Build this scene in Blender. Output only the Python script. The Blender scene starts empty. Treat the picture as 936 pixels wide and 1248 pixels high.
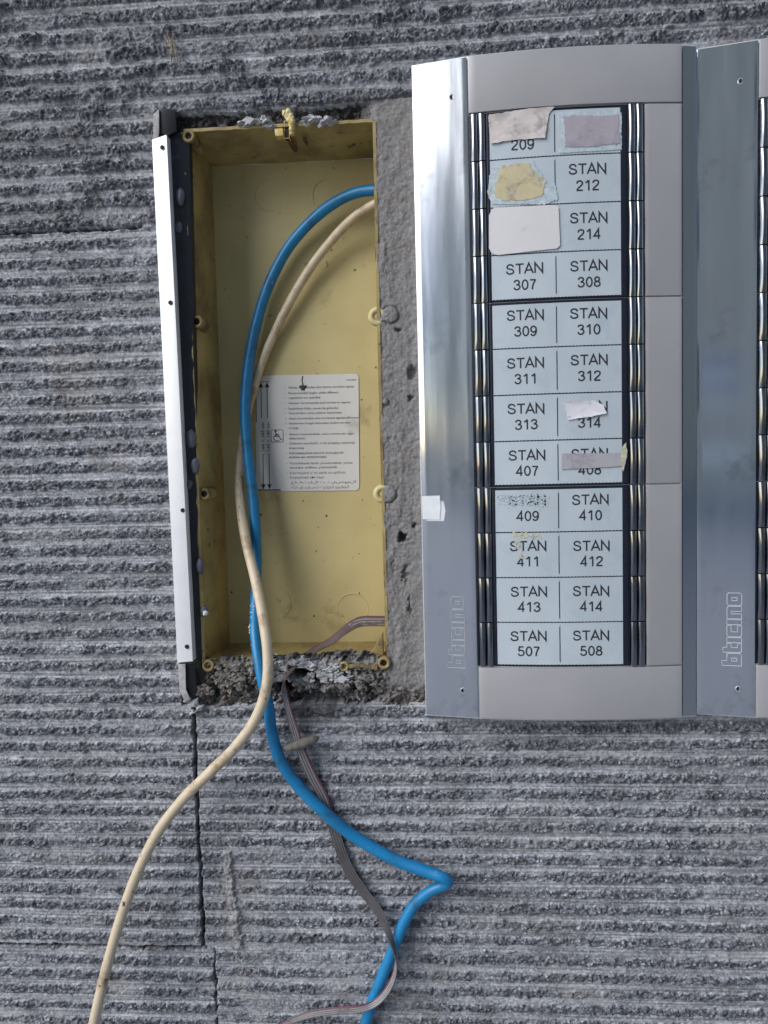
import bpy, bmesh, math, random
import numpy as np
from mathutils import Vector, Matrix

random.seed(5)
SC = bpy.context.scene
COL = SC.collection
MM = 0.001

# ------------------------------------------------------------------ camera
F_PX, CAM_D = 940.0, 405.0            # focal length in photo pixels, distance to the wall (mm)
PITCH, YAW, ROLL = (math.radians(a) for a in (-3.6335, 3.7042, 1.4304))
_cp, _sp, _cy, _sy, _cr, _sr = math.cos(PITCH), math.sin(PITCH), math.cos(YAW), math.sin(YAW), math.cos(ROLL), math.sin(ROLL)
ROT = (np.array([[_cy, -_sy, 0], [_sy, _cy, 0], [0, 0, 1]]) @ np.array([[1, 0, 0], [0, _cp, -_sp], [0, _sp, _cp]])
       @ np.array([[_cr, 0, _sr], [0, 1, 0], [-_sr, 0, _cr]]))   # columns: right, forward, up


def P(u, v, y=0.0):
    """photo measurement at depth y (mm, minus = in front of the wall) -> real point in mm"""
    d = ROT @ np.array([(u - 468) / F_PX, 1.0, -(v - 624) / F_PX])
    t = (CAM_D + y) / d[1]
    return Vector((d[0] * t, y, d[2] * t))


cam_data = bpy.data.cameras.new('camera')
cam = bpy.data.objects.new('camera', cam_data)
COL.objects.link(cam)
cam.matrix_world = Matrix(((ROT[0, 0], ROT[0, 2], -ROT[0, 1], 0), (ROT[1, 0], ROT[1, 2], -ROT[1, 1], -CAM_D * MM),
                           (ROT[2, 0], ROT[2, 2], -ROT[2, 1], 0), (0, 0, 0, 1)))
cam_data.sensor_fit = 'VERTICAL'
cam_data.sensor_height = 36
cam_data.lens = 36 * F_PX / 1248
cam_data.clip_start = 0.01
cam_data.clip_end = 500
SC.camera = cam

# ------------------------------------------------------------------ light
SUN_AZ, SUN_EL = math.radians(52), math.radians(36)      # to the left of the wall's normal, above the horizon
sdir = Vector((-math.sin(SUN_AZ) * math.cos(SUN_EL), -math.cos(SUN_AZ) * math.cos(SUN_EL), math.sin(SUN_EL)))
w = bpy.data.worlds.new('World')
SC.world = w
w.use_nodes = True
nt = w.node_tree
bg = nt.nodes['Background']
sky = nt.nodes.new('ShaderNodeTexSky')
sky.sky_type = 'NISHITA'
sky.sun_disc = False
sky.sun_elevation = SUN_EL
sky.sun_rotation = math.atan2(sdir.x, sdir.y)
sky.dust_density = 1.0
sky.air_density = 1.0
nt.links.new(sky.outputs[0], bg.inputs[0])
bg.inputs[1].default_value = 0.15
sl = bpy.data.lights.new('sun', 'SUN')
sl.energy = 1.25
sl.angle = math.radians(42)
sl.color = (1.0, 0.99, 0.975)
sun = bpy.data.objects.new('sun', sl)
COL.objects.link(sun)
sun.rotation_euler = sdir.to_track_quat('Z', 'Y').to_euler()
SC.view_settings.view_transform = 'Standard'
SC.view_settings.look = 'None'
SC.view_settings.gamma = 1
SC.view_settings.exposure = 0.75
SC.cycles.use_denoising = True


# ------------------------------------------------------------------ materials
def mat(name, col, rough=0.6, metal=0.0, var=0.0, vscale=120.0, stains=(), bump=None, rvar=0.0, stretch=None,
        coat=0.0, aniso=0.0, spec=0.5):
    """Principled material; var = brightness mottling, stains = [(colour, scale, threshold, width)], bump = (scale, mm)"""
    m = bpy.data.materials.new(name)
    m.use_nodes = True
    n, l = m.node_tree.nodes, m.node_tree.links
    b = n['Principled BSDF']
    b.inputs['Roughness'].default_value = rough
    b.inputs['Metallic'].default_value = metal
    b.inputs['Specular IOR Level'].default_value = spec
    b.inputs['Coat Weight'].default_value = coat
    b.inputs['Coat Roughness'].default_value = 0.12
    b.inputs['Anisotropic'].default_value = aniso
    tc = n.new('ShaderNodeTexCoord')
    src = tc.outputs['Object']
    if stretch:
        mp = n.new('ShaderNodeMapping')
        mp.inputs['Scale'].default_value = stretch
        l.new(src, mp.inputs[0])
        ssrc = mp.outputs[0]
    else:
        ssrc = src

    def noise(scale, detail=5, vec=src, rough_=0.6):
        t = n.new('ShaderNodeTexNoise')
        t.inputs['Scale'].default_value = scale
        t.inputs['Detail'].default_value = detail
        t.inputs['Roughness'].default_value = rough_
        l.new(vec, t.inputs['Vector'])
        return t.outputs['Fac']

    rgb = n.new('ShaderNodeRGB')
    rgb.outputs[0].default_value = (*col, 1)
    out = rgb.outputs[0]
    if var:
        mr = n.new('ShaderNodeMapRange')
        mr.inputs['From Min'].default_value = 0.25
        mr.inputs['From Max'].default_value = 0.75
        mr.inputs['To Min'].default_value = 1 - var
        mr.inputs['To Max'].default_value = 1 + var
        l.new(noise(vscale, 6, ssrc), mr.inputs['Value'])
        mx = n.new('ShaderNodeMix')
        mx.data_type = 'RGBA'
        mx.blend_type = 'MULTIPLY'
        mx.inputs[0].default_value = 1
        l.new(out, mx.inputs[6])
        l.new(mr.outputs[0], mx.inputs[7])
        out = mx.outputs[2]
    for c, sc_, thr, wid in stains:
        mr = n.new('ShaderNodeMapRange')
        mr.inputs['From Min'].default_value = thr
        mr.inputs['From Max'].default_value = thr + wid
        l.new(noise(sc_, 7, src, 0.68), mr.inputs['Value'])
        mx = n.new('ShaderNodeMix')
        mx.data_type = 'RGBA'
        l.new(mr.outputs[0], mx.inputs[0])
        l.new(out, mx.inputs[6])
        mx.inputs[7].default_value = (*c, 1)
        out = mx.outputs[2]
    l.new(out, b.inputs['Base Color'])
    if rvar:
        mr = n.new('ShaderNodeMapRange')
        mr.inputs['From Min'].default_value = 0.3
        mr.inputs['From Max'].default_value = 0.7
        mr.inputs['To Min'].default_value = max(0.02, rough - rvar)
        mr.inputs['To Max'].default_value = rough + rvar
        l.new(noise(vscale, 7, ssrc), mr.inputs['Value'])
        l.new(mr.outputs[0], b.inputs['Roughness'])
    if bump:
        bp = n.new('ShaderNodeBump')
        bp.inputs['Strength'].default_value = 1.0
        bp.inputs['Distance'].default_value = bump[1] * MM
        l.new(noise(bump[0], 6, ssrc), bp.inputs['Height'])
        l.new(bp.outputs[0], b.inputs['Normal'])
    return m


def stone_material():
    m = bpy.data.materials.new('split_stone')
    m.use_nodes = True
    n, l = m.node_tree.nodes, m.node_tree.links
    b = n['Principled BSDF']
    tc = n.new('ShaderNodeTexCoord')
    rib = n.new('ShaderNodeAttribute'); rib.attribute_name = 'rib'
    dirt = n.new('ShaderNodeAttribute'); dirt.attribute_name = 'dirt'
    pale = n.new('ShaderNodeAttribute'); pale.attribute_name = 'pale'

    def mixc(f, a, c, mode='MIX'):
        x = n.new('ShaderNodeMix'); x.data_type = 'RGBA'; x.blend_type = mode
        for s, v in ((0, f), (6, a), (7, c)):
            if isinstance(v, (int, float)): x.inputs[s].default_value = v
            elif isinstance(v, tuple): x.inputs[s].default_value = (*v, 1)
            else: l.new(v, x.inputs[s])
        return x.outputs[2]

    def noise(scale, det=5, rg=0.6):
        t = n.new('ShaderNodeTexNoise'); t.inputs['Scale'].default_value = scale
        t.inputs['Detail'].default_value = det; t.inputs['Roughness'].default_value = rg
        l.new(tc.outputs['Object'], t.inputs['Vector']); return t.outputs['Fac']

    def rng(v, a, c, lo=0.0, hi=1.0):
        x = n.new('ShaderNodeMapRange'); l.new(v, x.inputs['Value'])
        x.inputs['From Min'].default_value = a; x.inputs['From Max'].default_value = c
        x.inputs['To Min'].default_value = lo; x.inputs['To Max'].default_value = hi
        return x.outputs[0]
    mp = n.new('ShaderNodeMapping'); mp.inputs['Scale'].default_value = (9, 1, 760)
    l.new(tc.outputs['Object'], mp.inputs[0])
    st = n.new('ShaderNodeTexNoise'); st.inputs['Scale'].default_value = 1.0; st.inputs['Detail'].default_value = 4
    l.new(mp.outputs[0], st.inputs['Vector'])
    groove = mixc(rng(noise(60), 0.35, 0.65), (0.215, 0.226, 0.25), (0.345, 0.355, 0.385))
    groove = mixc(1.0, groove, rng(st.outputs['Fac'], 0.38, 0.62, 0.62, 1.36), 'MULTIPLY')
    broken = mixc(rng(noise(620, 6, 0.72), 0.36, 0.66), (0.052, 0.056, 0.069), (0.215, 0.226, 0.258))
    vb = n.new('ShaderNodeTexVoronoi'); vb.inputs['Scale'].default_value = 480
    l.new(tc.outputs['Object'], vb.inputs['Vector'])
    sb = n.new('ShaderNodeSeparateColor'); l.new(vb.outputs['Color'], sb.inputs[0])
    broken = mixc(1.0, broken, rng(sb.outputs[0], 0, 1, 0.55, 1.6), 'MULTIPLY')
    c = mixc(rib.outputs['Fac'], groove, broken)
    vo = n.new('ShaderNodeTexVoronoi'); vo.inputs['Scale'].default_value = 1000
    l.new(tc.outputs['Object'], vo.inputs['Vector'])
    sep = n.new('ShaderNodeSeparateColor'); l.new(vo.outputs['Color'], sep.inputs[0])
    c = mixc(1.0, c, rng(sep.outputs[0], 0, 1, 0.6, 1.42), 'MULTIPLY')
    spark = rng(sep.outputs[1], 0.955, 0.97)
    c = mixc(spark, c, (0.40, 0.42, 0.46))
    c = mixc(rng(noise(14, 6), 0.58, 0.74, 0, 0.45), c, (0.22, 0.185, 0.155))
    c = mixc(dirt.outputs['Fac'], c, (0.045, 0.042, 0.045))
    c = mixc(pale.outputs['Fac'], c, (0.36, 0.35, 0.35))
    l.new(c, b.inputs['Base Color'])
    l.new(rng(sep.outputs[2], 0, 1, 0.55, 0.9), b.inputs['Roughness'])
    bp = n.new('ShaderNodeBump'); bp.inputs['Distance'].default_value = 0.0005
    l.new(rng(rib.outputs['Fac'], 0, 1, 0.25, 1.0), bp.inputs['Strength'])
    l.new(noise(1100, 5, 0.7), bp.inputs['Height'])
    l.new(bp.outputs[0], b.inputs['Normal'])
    return m


def mortar_material():
    m = bpy.data.materials.new('rough_mortar')
    m.use_nodes = True
    n, l = m.node_tree.nodes, m.node_tree.links
    b = n['Principled BSDF']
    tc = n.new('ShaderNodeTexCoord')
    a = {}
    for k in ('dirt', 'pale', 'brown'):
        a[k] = n.new('ShaderNodeAttribute'); a[k].attribute_name = k

    def noise(scale, det=6, rg=0.65):
        t = n.new('ShaderNodeTexNoise'); t.inputs['Scale'].default_value = scale
        t.inputs['Detail'].default_value = det; t.inputs['Roughness'].default_value = rg
        l.new(tc.outputs['Object'], t.inputs['Vector']); return t.outputs['Fac']

    def mixc(f, p, q):
        x = n.new('ShaderNodeMix'); x.data_type = 'RGBA'
        l.new(f, x.inputs[0])
        for s, v in ((6, p), (7, q)):
            if isinstance(v, tuple): x.inputs[s].default_value = (*v, 1)
            else: l.new(v, x.inputs[s])
        return x.outputs[2]
    mr = n.new('ShaderNodeMapRange'); mr.inputs['From Min'].default_value = 0.32; mr.inputs['From Max'].default_value = 0.68
    l.new(noise(700), mr.inputs['Value'])
    c = mixc(mr.outputs[0], (0.17, 0.165, 0.163), (0.285, 0.275, 0.27))
    c = mixc(a['brown'].outputs['Fac'], c, (0.17, 0.135, 0.105))
    c = mixc(a['pale'].outputs['Fac'], c, (0.44, 0.44, 0.45))
    c = mixc(a['dirt'].outputs['Fac'], c, (0.03, 0.028, 0.028))  # real dirt plus the painted shade of hollows and top ledge
    l.new(c, b.inputs['Base Color'])
    b.inputs['Roughness'].default_value = 0.88
    bp = n.new('ShaderNodeBump'); bp.inputs['Distance'].default_value = 0.0005
    l.new(noise(1500), bp.inputs['Height'])
    l.new(bp.outputs[0], b.inputs['Normal'])
    return m


M = dict(
    stone=stone_material(), mortar=mortar_material(),
    polished=mat('polished_aluminium', (0.76, 0.79, 0.83), 0.14, 1.0, var=0.07, vscale=70, rvar=0.05, stretch=(1, 1, 0.1),
                 bump=(700, 0.004), aniso=0.3, stains=(((0.9, 0.92, 0.95), 420, 0.70, 0.02), ((0.60, 0.62, 0.66), 45, 0.56, 0.12))),
    rail=mat('dark_polished_aluminium', (0.5, 0.53, 0.55), 0.22, 1.0, rvar=0.06, vscale=40, stretch=(1, 1, .2)),
    frame=mat('bright_aluminium', (0.72, 0.73, 0.75), 0.4, 0.6, var=0.05, vscale=200),
    satin=mat('satin_grey_plastic', (0.40, 0.395, 0.41), 0.42, 0.25, var=0.05, vscale=22, bump=(1800, 0.008), rvar=0.06),
    chrome=mat('chrome', (0.24, 0.25, 0.275), 0.14, 1.0, var=0.22, vscale=160, rvar=0.06, stretch=(1, 1, .3)),
    navy=mat('navy_black_plastic', (0.009, 0.012, 0.024), 0.35, var=0.3, vscale=150, stains=(((0.05, 0.06, 0.075), 300, 0.63, 0.08),)),
    paper=mat('pale_blue_paper', (0.455, 0.52, 0.57), 0.5, var=0.09, vscale=45, coat=0.25,
              stains=(((0.36, 0.44, 0.50), 60, 0.55, 0.2), ((0.52, 0.59, 0.63), 30, 0.56, 0.2)), stretch=(1, 1, 0.5)),
    ink=mat('dark_ink', (0.02, 0.024, 0.035), 0.6, var=0.3, vscale=700),
    logo=mat('pale_outline_print', (0.50, 0.52, 0.55), 0.5, var=0.05),
    logofaint=mat('faint_outline_print', (0.37, 0.38, 0.40), 0.6, var=0.3, vscale=200),
    hole=mat('dark_hole', (0.006, 0.006, 0.008), 0.7, var=0.2),
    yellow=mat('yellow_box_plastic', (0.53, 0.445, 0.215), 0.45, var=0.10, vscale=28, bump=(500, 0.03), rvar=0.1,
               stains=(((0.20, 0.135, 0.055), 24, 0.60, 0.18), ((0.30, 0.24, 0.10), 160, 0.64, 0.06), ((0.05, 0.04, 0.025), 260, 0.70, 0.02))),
    yellow_side=mat('grimy_yellow_plastic', (0.40, 0.315, 0.125), 0.5, var=0.16, vscale=40, bump=(500, 0.04),  # darker copy of the box yellow: shade put into the colour, plus grime
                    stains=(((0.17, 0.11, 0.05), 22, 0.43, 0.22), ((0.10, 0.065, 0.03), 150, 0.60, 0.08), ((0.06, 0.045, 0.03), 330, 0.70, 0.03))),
    yellow_dirty=mat('dirty_yellow_plastic', (0.30, 0.215, 0.08), 0.6, var=0.3, vscale=120, bump=(700, 0.08),
                     stains=(((0.09, 0.065, 0.035), 90, 0.5, 0.12),)),
    yellow_clean=mat('broken_yellow_plastic', (0.62, 0.47, 0.15), 0.4, var=0.15, vscale=200, stains=(((0.75, 0.68, 0.45), 160, 0.56, 0.1),)),
    white_al=mat('white_coated_aluminium', (0.74, 0.75, 0.78), 0.35, 0.15, var=0.06, vscale=60, stains=(((0.45, 0.45, 0.47), 220, 0.67, 0.05),)),
    rubber=mat('black_rubber', (0.012, 0.013, 0.018), 0.45, var=0.4, vscale=160, stains=(((0.06, 0.055, 0.05), 90, 0.62, 0.1),)),
    lug=mat('smoky_plastic', (0.09, 0.10, 0.125), 0.35, var=0.2, vscale=150),
    torn=mat('grey_torn_plastic', (0.33, 0.33, 0.34), 0.75, var=0.35, vscale=300, bump=(500, 0.3)),
    blue=mat('blue_cable_sheath', (0.007, 0.185, 0.41), 0.38, var=0.14, vscale=70, bump=(500, 0.03),
             stains=(((0.02, 0.10, 0.19), 60, 0.52, 0.14), ((0.012, 0.016, 0.02), 150, 0.655, 0.025), ((0.30, 0.42, 0.5), 300, 0.68, 0.03))),
    cream=mat('cream_cable_sheath', (0.60, 0.50, 0.36), 0.45, var=0.12, vscale=60, bump=(500, 0.04),
              stains=(((0.30, 0.21, 0.125), 60, 0.50, 0.16), ((0.06, 0.042, 0.03), 170, 0.635, 0.03))),
    wire=mat('grey_ribbon_wire', (0.13, 0.12, 0.125), 0.5, var=0.22, vscale=90, stains=(((0.10, 0.08, 0.08), 60, 0.55, 0.12),)),
    palewire=mat('pale_ribbon_wire', (0.34, 0.325, 0.335), 0.5, var=0.22, vscale=90, stains=(((0.15, 0.13, 0.13), 60, 0.55, 0.12),)),
    brownwire=mat('brown_stained_wire', (0.14, 0.10, 0.09), 0.6, var=0.3, vscale=120),
    sootwire=mat('sooty_wire', (0.085, 0.083, 0.09), 0.5, var=0.4, vscale=150),
    redwire=mat('red_marked_wire', (0.15, 0.035, 0.075), 0.5, var=0.25, vscale=90, stains=(((0.12, 0.085, 0.09), 35, 0.5, 0.1),)),
    putty=mat('grey_brown_lump', (0.15, 0.14, 0.115), 0.85, var=0.35, vscale=180, bump=(500, 0.35)),
    sticker=mat('white_label_film', (0.64, 0.63, 0.61), 0.45, var=0.05, vscale=60, stains=(((0.40, 0.38, 0.33), 50, 0.63, 0.14),)),
    green=mat('green_brown_drip', (0.035, 0.04, 0.02), 0.6, var=0.4, vscale=500),
    beige=mat('torn_beige_paper', (0.57, 0.52, 0.50), 0.7, var=0.12, vscale=160,
              stains=(((0.32, 0.29, 0.29), 110, 0.50, 0.16), ((0.60, 0.40, 0.32), 90, 0.62, 0.1)), stretch=(1, 1, 2)),
    mauve=mat('faded_mauve_paper', (0.36, 0.33, 0.375), 0.65, var=0.12, vscale=70, stains=(((0.27, 0.235, 0.28), 60, 0.52, 0.16),)),
    gluepale=mat('pale_glue_edge', (0.46, 0.54, 0.59), 0.4, var=0.18, vscale=400, bump=(700, 0.2),
                 stains=(((0.30, 0.42, 0.42), 300, 0.56, 0.08),)),
    amber=mat('amber_glue', (0.52, 0.455, 0.29), 0.45, var=0.15, vscale=140, bump=(500, 0.15),
              stains=(((0.33, 0.27, 0.19), 110, 0.53, 0.12), ((0.55, 0.58, 0.54), 90, 0.54, 0.14))),
    card=mat('white_card', (0.63, 0.615, 0.63), 0.6, var=0.03, vscale=60, stains=(((0.60, 0.59, 0.62), 130, 0.58, 0.1),)),
    scrap=mat('white_paper_scrap', (0.68, 0.68, 0.73), 0.7, var=0.08, vscale=160, stains=(((0.42, 0.42, 0.5), 220, 0.58, 0.1),)),
    tape=mat('grey_tape', (0.40, 0.39, 0.42), 0.35, var=0.1, vscale=90, stains=(((0.26, 0.23, 0.26), 70, 0.52, 0.16),)),
    glue=mat('crumbly_glue', (0.42, 0.49, 0.53), 0.5, var=0.3, vscale=500, bump=(900, 0.3), stains=(((0.20, 0.25, 0.30), 380, 0.58, 0.08),)),
    beige_glue=mat('beige_glue', (0.50, 0.50, 0.38), 0.5, var=0.25, vscale=400, bump=(800, 0.3)),
    white_tape=mat('white_tape', (0.68, 0.71, 0.74), 0.6, var=0.08, vscale=200, bump=(800, 0.05)),
    plasterpale=mat('white_paint_fleck', (0.62, 0.64, 0.66), 0.7, var=0.2, vscale=300),
    straw=mat('dry_straw', (0.24, 0.185, 0.12), 0.8, var=0.3, vscale=200),
    foam=mat('cream_yellow_foam', (0.66, 0.57, 0.30), 0.85, var=0.15, vscale=200, bump=(600, .15), stains=(((0.60, 0.40, 0.10), 130, 0.55, 0.08),)),
    rust=mat('rust_brown', (0.13, 0.06, 0.025), 0.8, var=0.3, vscale=300),
    soot=mat('dark_speck', (0.03, 0.022, 0.015), 0.8, var=0.3),
    clod=mat('brown_clod', (0.17, 0.155, 0.14), 0.9, var=0.4, vscale=250, bump=(500, .4)),
    plaster=mat('white_plaster', (0.40, 0.405, 0.41), 0.85, var=0.4, vscale=250, bump=(400, 0.6)),
    paving=mat('grey_paving', (0.26, 0.26, 0.265), 0.85, var=0.2, vscale=6),
    facade=mat('grey_render', (0.44, 0.395, 0.345), 0.9, var=0.1, vscale=1.5),
    glass=mat('dark_window_glass', (0.02, 0.025, 0.03), 0.1, var=0.1),
    signblue=mat('blue_sign_panel', (0.03, 0.08, 0.5), 0.5, var=0.05, vscale=2),
    signwhite=mat('pale_sign_panel', (0.85, 0.85, 0.82), 0.6, var=0.05, vscale=2),
)


# ------------------------------------------------------------------ building helpers
class MB:
    """collects vertices (mm, world) and faces for one mesh object"""

    def __init__(s):
        s.v, s.f, s.m = [], [], []

    def add(s, verts, faces, mi=0):
        o = len(s.v)
        s.v += [tuple(p) for p in verts]
        s.f += [tuple(i + o for i in f) for f in faces]
        s.m += [mi] * len(faces)
        return s

    def box(s, x0, x1, y0, y1, z0, z1, mi=0):
        c = [(x, y, z) for x in (x0, x1) for y in (y0, y1) for z in (z0, z1)]
        return s.add(c, [(0, 1, 3, 2), (4, 6, 7, 5), (0, 4, 5, 1), (2, 3, 7, 6), (0, 2, 6, 4), (1, 5, 7, 3)], mi)

    def hexa(s, a, b, mi=0):
        """front ring a (list of points) and back ring b of the same count"""
        n = len(a)
        fs = [tuple(range(n)), tuple(range(2 * n - 1, n - 1, -1))] + [(i, i + n, (i + 1) % n + n, (i + 1) % n) for i in range(n)]
        return s.add(list(a) + list(b), fs, mi)

    def grid(s, pts, mi=0):
        r, c = len(pts), len(pts[0])
        return s.add([p for row in pts for p in row],
                     [(i * c + j, i * c + j + 1, (i + 1) * c + j + 1, (i + 1) * c + j) for i in range(r - 1) for j in range(c - 1)], mi)

    def tube(s, pts, rad, n=14, mi=0, cap=True):
        pts = [Vector(p) for p in pts]
        up = Vector((0, -1, 0))
        rings = []
        for i, p in enumerate(pts):
            t = (pts[min(i + 1, len(pts) - 1)] - pts[max(i - 1, 0)]).normalized()
            a = (up - t * up.dot(t))
            if a.length < 1e-4: a = Vector((1, 0, 0)) - t * t.x
            a.normalize(); b = t.cross(a); up = a
            r = rad[i] if isinstance(rad, (list, tuple)) else rad
            rings.append([p + (a * math.cos(k * 2 * math.pi / n) + b * math.sin(k * 2 * math.pi / n)) * r for k in range(n)])
        vs = [q for r in rings for q in r]
        fs = [(i * n + k, i * n + (k + 1) % n, (i + 1) * n + (k + 1) % n, (i + 1) * n + k) for i in range(len(rings) - 1) for k in range(n)]
        if cap: fs += [tuple(range(n - 1, -1, -1)), tuple(range(len(vs) - n, len(vs)))]
        return s.add(vs, fs, mi)

    def disc(s, c, r, y1, n=20, mi=0):
        """short cylinder along y from c to depth y1"""
        a = [(c[0] + r * math.cos(t * 2 * math.pi / n), c[1], c[2] + r * math.sin(t * 2 * math.pi / n)) for t in range(n)]
        return s.hexa(a, [(p[0], y1, p[2]) for p in a], mi)

    def lump(s, c, r, seed=0, mi=0, amp=0.35, sub=2):
        bm = bmesh.new(); bmesh.ops.create_icosphere(bm, subdivisions=sub, radius=1)
        rg = random.Random(seed); ph = [rg.uniform(0, 6) for _ in range(6)]
        vs = []
        for v in bm.verts:
            p = v.co
            k = 1 + amp * (math.sin(3.1 * p.x + ph[0]) * math.sin(3.7 * p.z + ph[1]) + .6 * math.sin(6 * p.y + ph[2]) * math.sin(5.3 * p.x + ph[3]) + .4 * math.sin(9 * p.z + ph[4]))
            vs.append((c[0] + p.x * r[0] * k, c[1] + p.y * r[1] * k, c[2] + p.z * r[2] * k))
        fs = [tuple(v.index for v in f.verts) for f in bm.faces]
        bm.free()
        return s.add(vs, fs, mi)

    def build(s, name, mats, parent=None, smooth=True, bevel=0.0, loc=None, fix=True):
        if not isinstance(mats, (list, tuple)): mats = [mats]
        org = Vector((0, 0, 0))
        q = parent
        while q is not None:
            org += q.location; q = q.parent
        if loc is not None: org = org + Vector(loc) * MM
        me = bpy.data.meshes.new(name)
        me.from_pydata([(x * MM - org.x, y * MM - org.y, z * MM - org.z) for x, y, z in s.v], [], s.f)
        for m in mats: me.materials.append(m)
        me.polygons.foreach_set('material_index', s.m)
        bm = bmesh.new(); bm.from_mesh(me)
        if fix: bmesh.ops.recalc_face_normals(bm, faces=bm.faces)
        if bevel:
            es = [e for e in bm.edges if len(e.link_faces) == 2 and e.calc_face_angle(0) > 0.7]
            bmesh.ops.bevel(bm, geom=es, offset=bevel * MM, segments=2, profile=0.6, affect='EDGES', clamp_overlap=True)
        bm.to_mesh(me); bm.free()
        if smooth:
            me.polygons.foreach_set('use_smooth', [True] * len(me.polygons))
            try: me.set_sharp_from_angle(angle=math.radians(38))
            except Exception: pass
        o = bpy.data.objects.new(name, me)
        COL.objects.link(o)
        if loc is not None: o.location = Vector(loc) * MM
        if parent is not None: o.parent = parent
        return o


def tag(o, label=None, cat=None, group=None, kind=None):
    for k, v in (('label', label), ('category', cat), ('group', group), ('kind', kind)):
        if v: o[k] = v
    return o


def thing(name, loc, label, cat, group=None):
    o = bpy.data.objects.new(name, None)
    o.empty_display_size = 0.01
    o.location = Vector(loc) * MM
    COL.objects.link(o)
    return tag(o, label, cat, group)


def spline(ctrl, step=2.0):
    """Catmull-Rom through control rows (x, y, z, extra...) -> rows"""
    c = np.array(ctrl, float)
    c = np.vstack([2 * c[0] - c[1], c, 2 * c[-1] - c[-2]])
    out = []
    for i in range(1, len(c) - 2):
        n = max(2, int(np.linalg.norm(c[i + 1, :3] - c[i, :3]) / step))
        for k in range(n):
            t = k / n
            a, b, d, e = c[i - 1], c[i], c[i + 1], c[i + 2]
            out.append(.5 * (2 * b + (d - a) * t + (2 * a - 5 * b + 4 * d - e) * t * t + (3 * b - a - 3 * d + e) * t ** 3))
    out.append(c[-2])
    return np.array(out)


STROKE = {
    'S': (.93, [(1, [(.73, .70), (.67, .86), (.45, .945), (.24, .90), (.13, .76), (.17, .63), (.30, .555), (.48, .505), (.67, .43), (.755, .28), (.70, .13), (.47, .055), (.26, .075), (.14, .17), (.085, .32)])]),
    'T': (.853, [(0, [(.03, .945), (.82, .945)]), (0, [(.425, .91), (.425, 0)])]),
    'A': (.93, [(0, [(.045, 0), (.465, .985), (.885, 0)]), (0, [(.20, .325), (.73, .325)])]),
    'N': (1.008, [(0, [(.14, 0), (.14, .97), (.86, .03), (.86, 1)])]),
    '0': (.777, [(1, [(.39 + .265 * math.cos(q * math.pi / 9), .5 + .445 * math.sin(q * math.pi / 9)) for q in range(19)])]),
    '1': (.777, [(1, [(.16, .75), (.33, .84), (.45, .99)]), (0, [(.475, 1), (.475, 0)])]),
    '2': (.777, [(1, [(.11, .70), (.17, .87), (.37, .945), (.58, .88), (.64, .72), (.55, .54), (.36, .37), (.18, .20), (.10, .055)]), (0, [(.07, .055), (.67, .055)])]),
    '3': (.777, [(1, [(.11, .74), (.19, .89), (.37, .945), (.55, .88), (.60, .74), (.52, .59), (.32, .535)]), (1, [(.32, .535), (.56, .48), (.66, .30), (.56, .12), (.37, .05), (.18, .11), (.09, .27)])]),
    '4': (.777, [(0, [(.52, 0), (.52, .95), (.085, .285), (.69, .285)])]),
    '5': (.777, [(0, [(.62, .945), (.21, .945), (.14, .50)]), (1, [(.14, .50), (.34, .60), (.56, .53), (.655, .33), (.57, .13), (.36, .05), (.18, .11), (.09, .26)])]),
    '7': (.777, [(0, [(.09, .935), (.655, .935)]), (1, [(.645, .93), (.46, .63), (.35, .3), (.31, 0)])]),
    '8': (.777, [(1, [(.38 + .215 * math.cos(q * math.pi / 8), .735 + .21 * math.sin(q * math.pi / 8)) for q in range(17)]), (1, [(.38 + .265 * math.cos(q * math.pi / 8), .285 + .23 * math.sin(q * math.pi / 8)) for q in range(17)])]),
    '9': (.777, [(1, [(.37 + .255 * math.cos(q * math.pi / 8), .66 + .285 * math.sin(q * math.pi / 8)) for q in range(17)]), (1, [(.625, .68), (.625, .45), (.54, .18), (.37, .055), (.20, .09), (.12, .23)])]),
}


def stroke_text(body, wgt=.155):
    """plain sans-serif lettering from stroked centre lines, cap height 1: (verts (x, z, layer), faces, width)"""
    vs, fs, adv, layer = [], [], 0.0, 0
    for ch in body:
        wd, strokes = STROKE[ch]
        for smooth_, pl in strokes:
            if smooth_: pts = [tuple(r_[:2]) for r_ in spline([(a, c, 0) for a, c in pl], .035)]
            else: pts = pl
            n_ = len(pts); o = len(vs)
            closed = math.dist(pts[0], pts[-1]) < 1e-6
            for i, q in enumerate(pts):
                a, c = pts[max(i - 1, 0)], pts[min(i + 1, n_ - 1)]
                if closed and i in (0, n_ - 1): a, c = pts[-2], pts[1]
                d1 = Vector((q[0] - a[0], q[1] - a[1])); d2 = Vector((c[0] - q[0], c[1] - q[1]))
                if d1.length < 1e-9: d1 = d2
                if d2.length < 1e-9: d2 = d1
                d1.normalize(); d2.normalize()
                m_ = (d1 + d2).normalized()
                k_ = min(wgt / 2 / max(.2, m_.dot(d1)), wgt * 1.6)
                vs += [(q[0] + adv - m_.y * k_, q[1] + m_.x * k_, layer), (q[0] + adv + m_.y * k_, q[1] - m_.x * k_, layer)]
            fs += [(o + 2 * i, o + 2 * i + 1, o + 2 * i + 3, o + 2 * i + 2) for i in range(n_ - 1)]
            layer += 1
        adv += wd
    return vs, fs, adv


_tc = {}


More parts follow.
